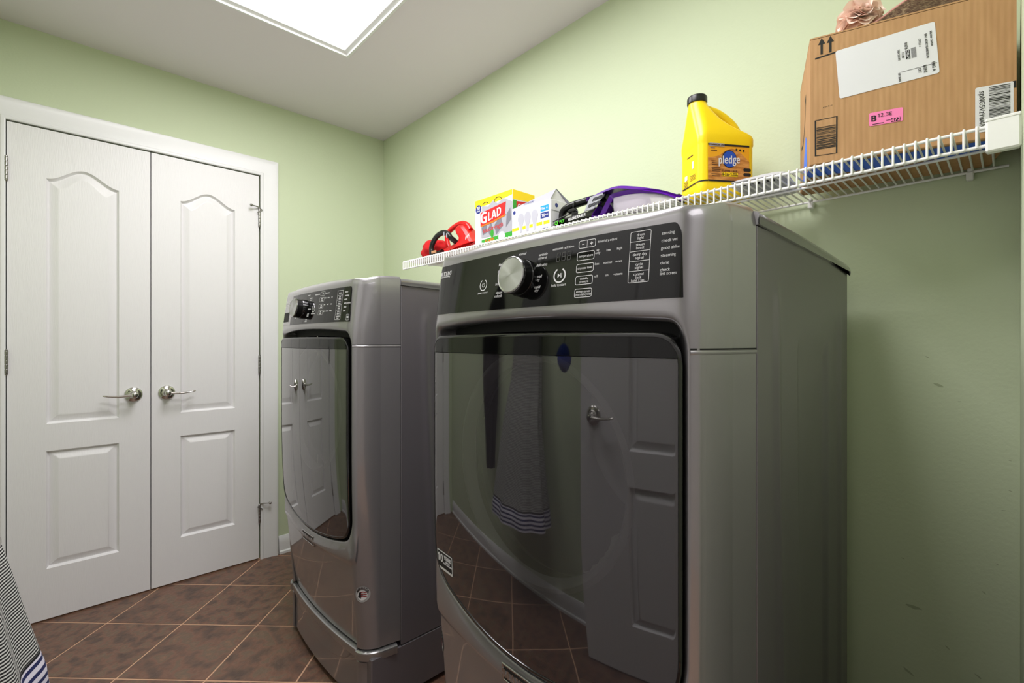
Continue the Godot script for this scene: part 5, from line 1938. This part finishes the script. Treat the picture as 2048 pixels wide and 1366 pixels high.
	inkpoly(mb, rrect(0, 0, 0.0555, 0.0275, 0.003), PK2)
	var ps := put(mb, M.print_pink, "pink_sticker", t)
	mb = MB.new()
	mb.text("B", 0.0165, func(v): return PK2.call(v + Vector3(-0.0200, 0.0010, 0.0008)), bold)
	mb.text("12.3E", 0.0100, func(v): return PK2.call(v + Vector3(-0.0020, 0.0055, 0.0008)), sans)
	inkrect(mb, 0.0085, -0.0125, 0.0235, -0.0050, PK2, 0.0008)
	inkrect(mb, -0.0220, -0.0115, -0.0030, -0.0102, PK2, 0.0008)
	inkrect(mb, 0.0005, -0.0078, 0.0075, -0.0068, PK2, 0.0008)
	put(mb, M.print_black, "print", ps)
	mb = MB.new()
	mb.text("472", 0.0088, func(v): return PK2.call(v + Vector3(0.0160, -0.0088, 0.0012)), bold)
	put(mb, M.print_pink, "reversed_print", ps)
	# bar code sticker
	mb = MB.new()
	var BF := func(v: Vector3) -> Vector3: return Vector3(0.2942, 0.0570, 0.0003) + v
	inkpoly(mb, rrect(0, 0, 0.0530, 0.0860, 0.003), BF)
	var bs := put(mb, M.carton_white, "barcode_sticker", t)
	mb = MB.new()
	mb.text("spNG5VzYw4N", 0.0108, func(v): return BF.call(Vector3(-0.0170, 0.0000, 0.0008) + up * v), sans)
	y = -0.0350
	while y < 0.0385:
		var w := rng.randf_range(0.0005, 0.0020)
		inkrect(mb, -0.0070, y, 0.0220, y + w, BF, 0.0008)
		y += w + rng.randf_range(0.0006, 0.0020)
	put(mb, M.print_black, "print", bs)
	# left end: curved arrow mark and blue tape
	var s0: Vector3 = loc.call(rl, 0)
	var sx := (-s0).normalized()
	var sn := Vector3(sx.z, 0, -sx.x)
	if sn.x > 0: sn = -sn
	var SF := func(v: Vector3) -> Vector3: return s0 + sx * v.x + Vector3(0, v.y, 0) + sn * v.z
	mb = MB.new()
	var sm := catmull([Vector2(0.150, 0.188), Vector2(0.135, 0.150), Vector2(0.110, 0.118), Vector2(0.080, 0.104), Vector2(0.045, 0.108)], 6)
	ink(mb, sm, 0.008, SF)
	inkpoly(mb, poly2([Vector2(0.160, 0.196), Vector2(0.135, 0.190), Vector2(0.156, 0.172)]), SF)
	put(mb, M.print_black, "end_print", b)
	mb = MB.new()
	inkpoly(mb, poly2([Vector2(0.09, 0.0015), Vector2(0.19, 0.0015), Vector2(0.175, 0.085), Vector2(0.155, 0.098), Vector2(0.12, 0.060)]), SF, 0.0006)
	# tape along the bottom seam
	var bt := func(v: Vector3) -> Vector3: return Vector3(v.x, -0.0004, -v.y)
	var q0: Vector3 = loc.call(fl.lerp(rl, 0.05), 0)
	var q1: Vector3 = loc.call(fr.lerp(rr, 0.05), 0)
	var q2: Vector3 = loc.call(fr.lerp(rr, 0.42), 0)
	var q3: Vector3 = loc.call(fl.lerp(rl, 0.36), 0)
	for p in [[q0, q1, q2, q3]]: mb.quad(p[0] + Vector3(0, -0.0004, 0), p[3] + Vector3(0, -0.0004, 0), p[2] + Vector3(0, -0.0004, 0), p[1] + Vector3(0, -0.0004, 0))
	put(mb, M.tape_blue, "blue_tape", b)

func hat() -> void:
	var p0 := Vector3(1.1823, DECK + 0.2775, -0.3011)
	var ex := Vector3(0.3098, 0, 0.9508)
	var back := Vector3(0.9508, 0, -0.3098)
	var t := thing("sun_hat", "brown woven floppy hat with pink binding and a peach fabric flower on the cardboard box", "hat", p0)
	# the brim stands folded behind the front edge of the carton, its crown lying behind it
	var rim := catmull([Vector2(0.072, 0.0), Vector2(0.100, 0.0025), Vector2(0.126, 0.020), Vector2(0.156, 0.040), Vector2(0.200, 0.062), Vector2(0.245, 0.066), Vector2(0.285, 0.045), Vector2(0.305, 0.0)], 8)
	var P := func(u: float, v: float, s: float) -> Vector3: return ex * u + Vector3(0, v, 0) + back * (0.022 + s + v * 0.45 + 0.004 * sin(u * 60.0))
	var mb := MB.new()
	mb.angle = 60
	for k in rim.size() - 1:
		for j in 6:
			var a0 := j / 6.0
			var a1 := (j + 1) / 6.0
			for s in [0.0, 0.004]:
				var q := [P.call(rim[k].x, rim[k].y * a0, s), P.call(rim[k + 1].x, rim[k + 1].y * a0, s), P.call(rim[k + 1].x, rim[k + 1].y * a1, s), P.call(rim[k].x, rim[k].y * a1, s)]
				if s > 0: q.reverse()
				mb.quad(q[0], q[1], q[2], q[3])
	put(mb, M.woven_brown, "brim", t)
	mb = MB.new()
	mb.angle = 60
	mb.grid(func(u: float, v: float) -> Vector3:
		var a := u * TAU
		var r := 0.060 * sqrt(maxf(0.0, 1.0 - v * v * 0.96))
		return ex * (0.185 + r * 1.15 * cos(a)) + back * (0.120 + r * 0.9 * sin(a)) + Vector3(0, 0.075 * v, 0), 40, 12, true)
	put(mb, M.straw, "crown", t)
	mb = MB.new()
	var ring := []
	for q in rim: ring.append(P.call(q.x, q.y, 0.002))
	mb.tube(ring, 0.0034, 8)
	put(mb, M.ribbon_pink, "binding", t)
	# ruffled flower beside the crown, petals standing out of one centre
	var fc := ex * 0.098 + Vector3(0, 0.046, 0) + back * 0.062
	var rng := RandomNumberGenerator.new()
	rng.seed = 21
	var fl := Node3D.new()
	fl.name = "flower"
	t.add_child(fl)
	for k in 26:
		mb = MB.new()
		mb.angle = 80
		var az := k * 2.39996
		var el := lerpf(-0.45, 1.35, k / 25.0)
		var ax := Vector3(cos(az) * cos(el), sin(el), sin(az) * cos(el))
		if ax.x > 0.3 and ax.y < 0: ax.x = -ax.x
		var s1 := ax.cross(Vector3(0.3, 1, 0.2)).normalized()
		var s2 := ax.cross(s1)
		var ph := rng.randf() * TAU
		var rr := rng.randf_range(0.030, 0.043)
		mb.grid(func(u: float, v: float) -> Vector3:
			var an := (u - 0.5) * 2.6
			var r := rr * v
			return fc + ax * (r * cos(an) * 0.95) + s1 * (r * sin(an)) + s2 * (0.008 * v * v * sin(an * 5.0 + ph) + 0.016 * v * v), 22, 6)
		put(mb, M.petal, "petal", fl)

# ---------------------------------------------------------------- clothes on the left wall
func hangings() -> void:
	var t := thing("coat_rack", "white wall rail with metal hooks above the hanging clothes on the left wall", "hook rail", Vector3(XL, 1.80, -1.40))
	var mb := MB.new()
	mb.box(Vector3(0.0085, 0, 0), Vector3(0.017, 0.09, 1.0), 0.003)
	put(mb, M.trim_white, "rail", t)
	for z in [-1.79, -1.40, -1.00]:
		mb = MB.new()
		mb.tube(catmull([Vector3(0.017, -0.02, z + 1.40), Vector3(0.040, -0.060, z + 1.40), Vector3(0.062, -0.088, z + 1.40), Vector3(0.080, -0.066, z + 1.40)], 5), 0.005, 8)
		put(mb, M.steel, "hook", t)
	# striped dress: a flared loft with folds
	t = thing("striped_dress", "grey pin-striped dress with navy and white hem hanging at the photo's left edge", "dress", Vector3(-0.165, 0, -1.39))
	var rows := [[1.702, 0.008, 0.012, -0.07], [1.69, 0.012, 0.05, -0.075], [1.66, 0.020, 0.11, -0.08], [1.55, 0.035, 0.12, -0.085], [1.40, 0.045, 0.12, -0.085], [1.20, 0.045, 0.115, -0.080], [1.00, 0.052, 0.13, -0.060], [0.84, 0.068, 0.155, -0.020], [0.70, 0.088, 0.18, -0.008], [0.58, 0.104, 0.20, 0.0], [0.51, 0.118, 0.212, 0.002]]
	var hem := [[0.51, 0.118, 0.212, 0.002], [0.47, 0.126, 0.218, 0.004], [0.43, 0.130, 0.222, 0.004]]
	for part in 2:
		mb = MB.new()
		mb.angle = 80
		var rr: Array = rows if part == 0 else hem
		var seg := 60 if part == 0 else 10
		var at := func(s: float, k: int) -> float:
			var x := s * (rr.size() - 1)
			var i := mini(int(x), rr.size() - 2)
			return lerpf(rr[i][k], rr[i + 1][k], x - i)
		for j in seg:
			for i in 80:
				var q := []
				var u := []
				for e in [[i, j], [i, j + 1], [i + 1, j + 1], [i + 1, j]]:
					var s: float = e[1] / float(seg)
					var a: float = TAU * e[0] / 80.0
					var y: float = at.call(s, 0)
					var fold := 1.0 + clampf((1.5 - y) * 0.09, 0, 0.085) * sin(a * 9.0 + 1.2 + y * 1.5)
					var px: float = maxf(at.call(s, 3) + at.call(s, 1) * cos(a) * fold, -0.128)
					q.append(Vector3(px, y + 0.010 * sin(a * 9.0 + 1.2) * clampf(1.0 - y, 0, 1) * 0.6, at.call(s, 2) * sin(a) * fold))
					u.append(Vector2(e[0] / 80.0, (y / 0.0058 / 64.0) if part == 0 else (0.51 - y) / 0.085))
				mb.tri(q[0], q[2], q[1], u[0], u[2], u[1])
				mb.tri(q[0], q[3], q[2], u[0], u[3], u[2])
		put(mb, M.striped_cloth if part == 0 else M.hem_cloth, "skirt" if part == 0 else "hem", t)
	# blue towel, bunched at its lower end
	t = thing("blue_towel", "small bright blue terry bundle hanging above the striped dress at the left edge", "towel", Vector3(-0.108, 0, -1.00))
	mb = MB.new()
	mb.angle = 80
	mb.grid(func(u: float, v: float) -> Vector3:
		var a := u * TAU
		var y := lerpf(1.150, 1.050, v)
		var r := 0.004 + 0.032 * pow(maxf(0.0, sin(v * PI)), 0.6)
		var f := 1.0 + 0.08 * sin(a * 5.0)
		return Vector3(r * cos(a) * f, y, r * 0.95 * sin(a) * f), 40, 50, true)
	put(mb, M.blue_towel, "towel_cloth", t)
	mb = MB.new()
	mb.tube([Vector3(-0.125, 1.7085, 0), Vector3(-0.06, 1.40, 0), Vector3(0, 1.145, 0)], 0.0025, 6)
	put(mb, M.dark_cloth, "loop", t)
	# dark folded garment
	t = thing("dark_coat", "narrow black folded coat hanging by the closet corner, seen only in the dryer glass", "coat", Vector3(-0.235, 0, -1.80))
	mb = MB.new()
	mb.angle = 80
	mb.grid(func(u: float, v: float) -> Vector3:
		var a := u * TAU
		var y := lerpf(1.715, 0.55, v)
		var w := 0.012 + 0.055 * smoothstep(0.0, 0.15, v) - 0.028 * smoothstep(0.6, 1.0, v)
		var f := 1.0 + 0.10 * sin(a * 6.0 + v * 2.0)
		return Vector3(maxf(w * 0.9 * cos(a) * f, -0.060), y, w * sin(a) * f), 40, 30, true)
	put(mb, M.dark_cloth, "coat_cloth", t)
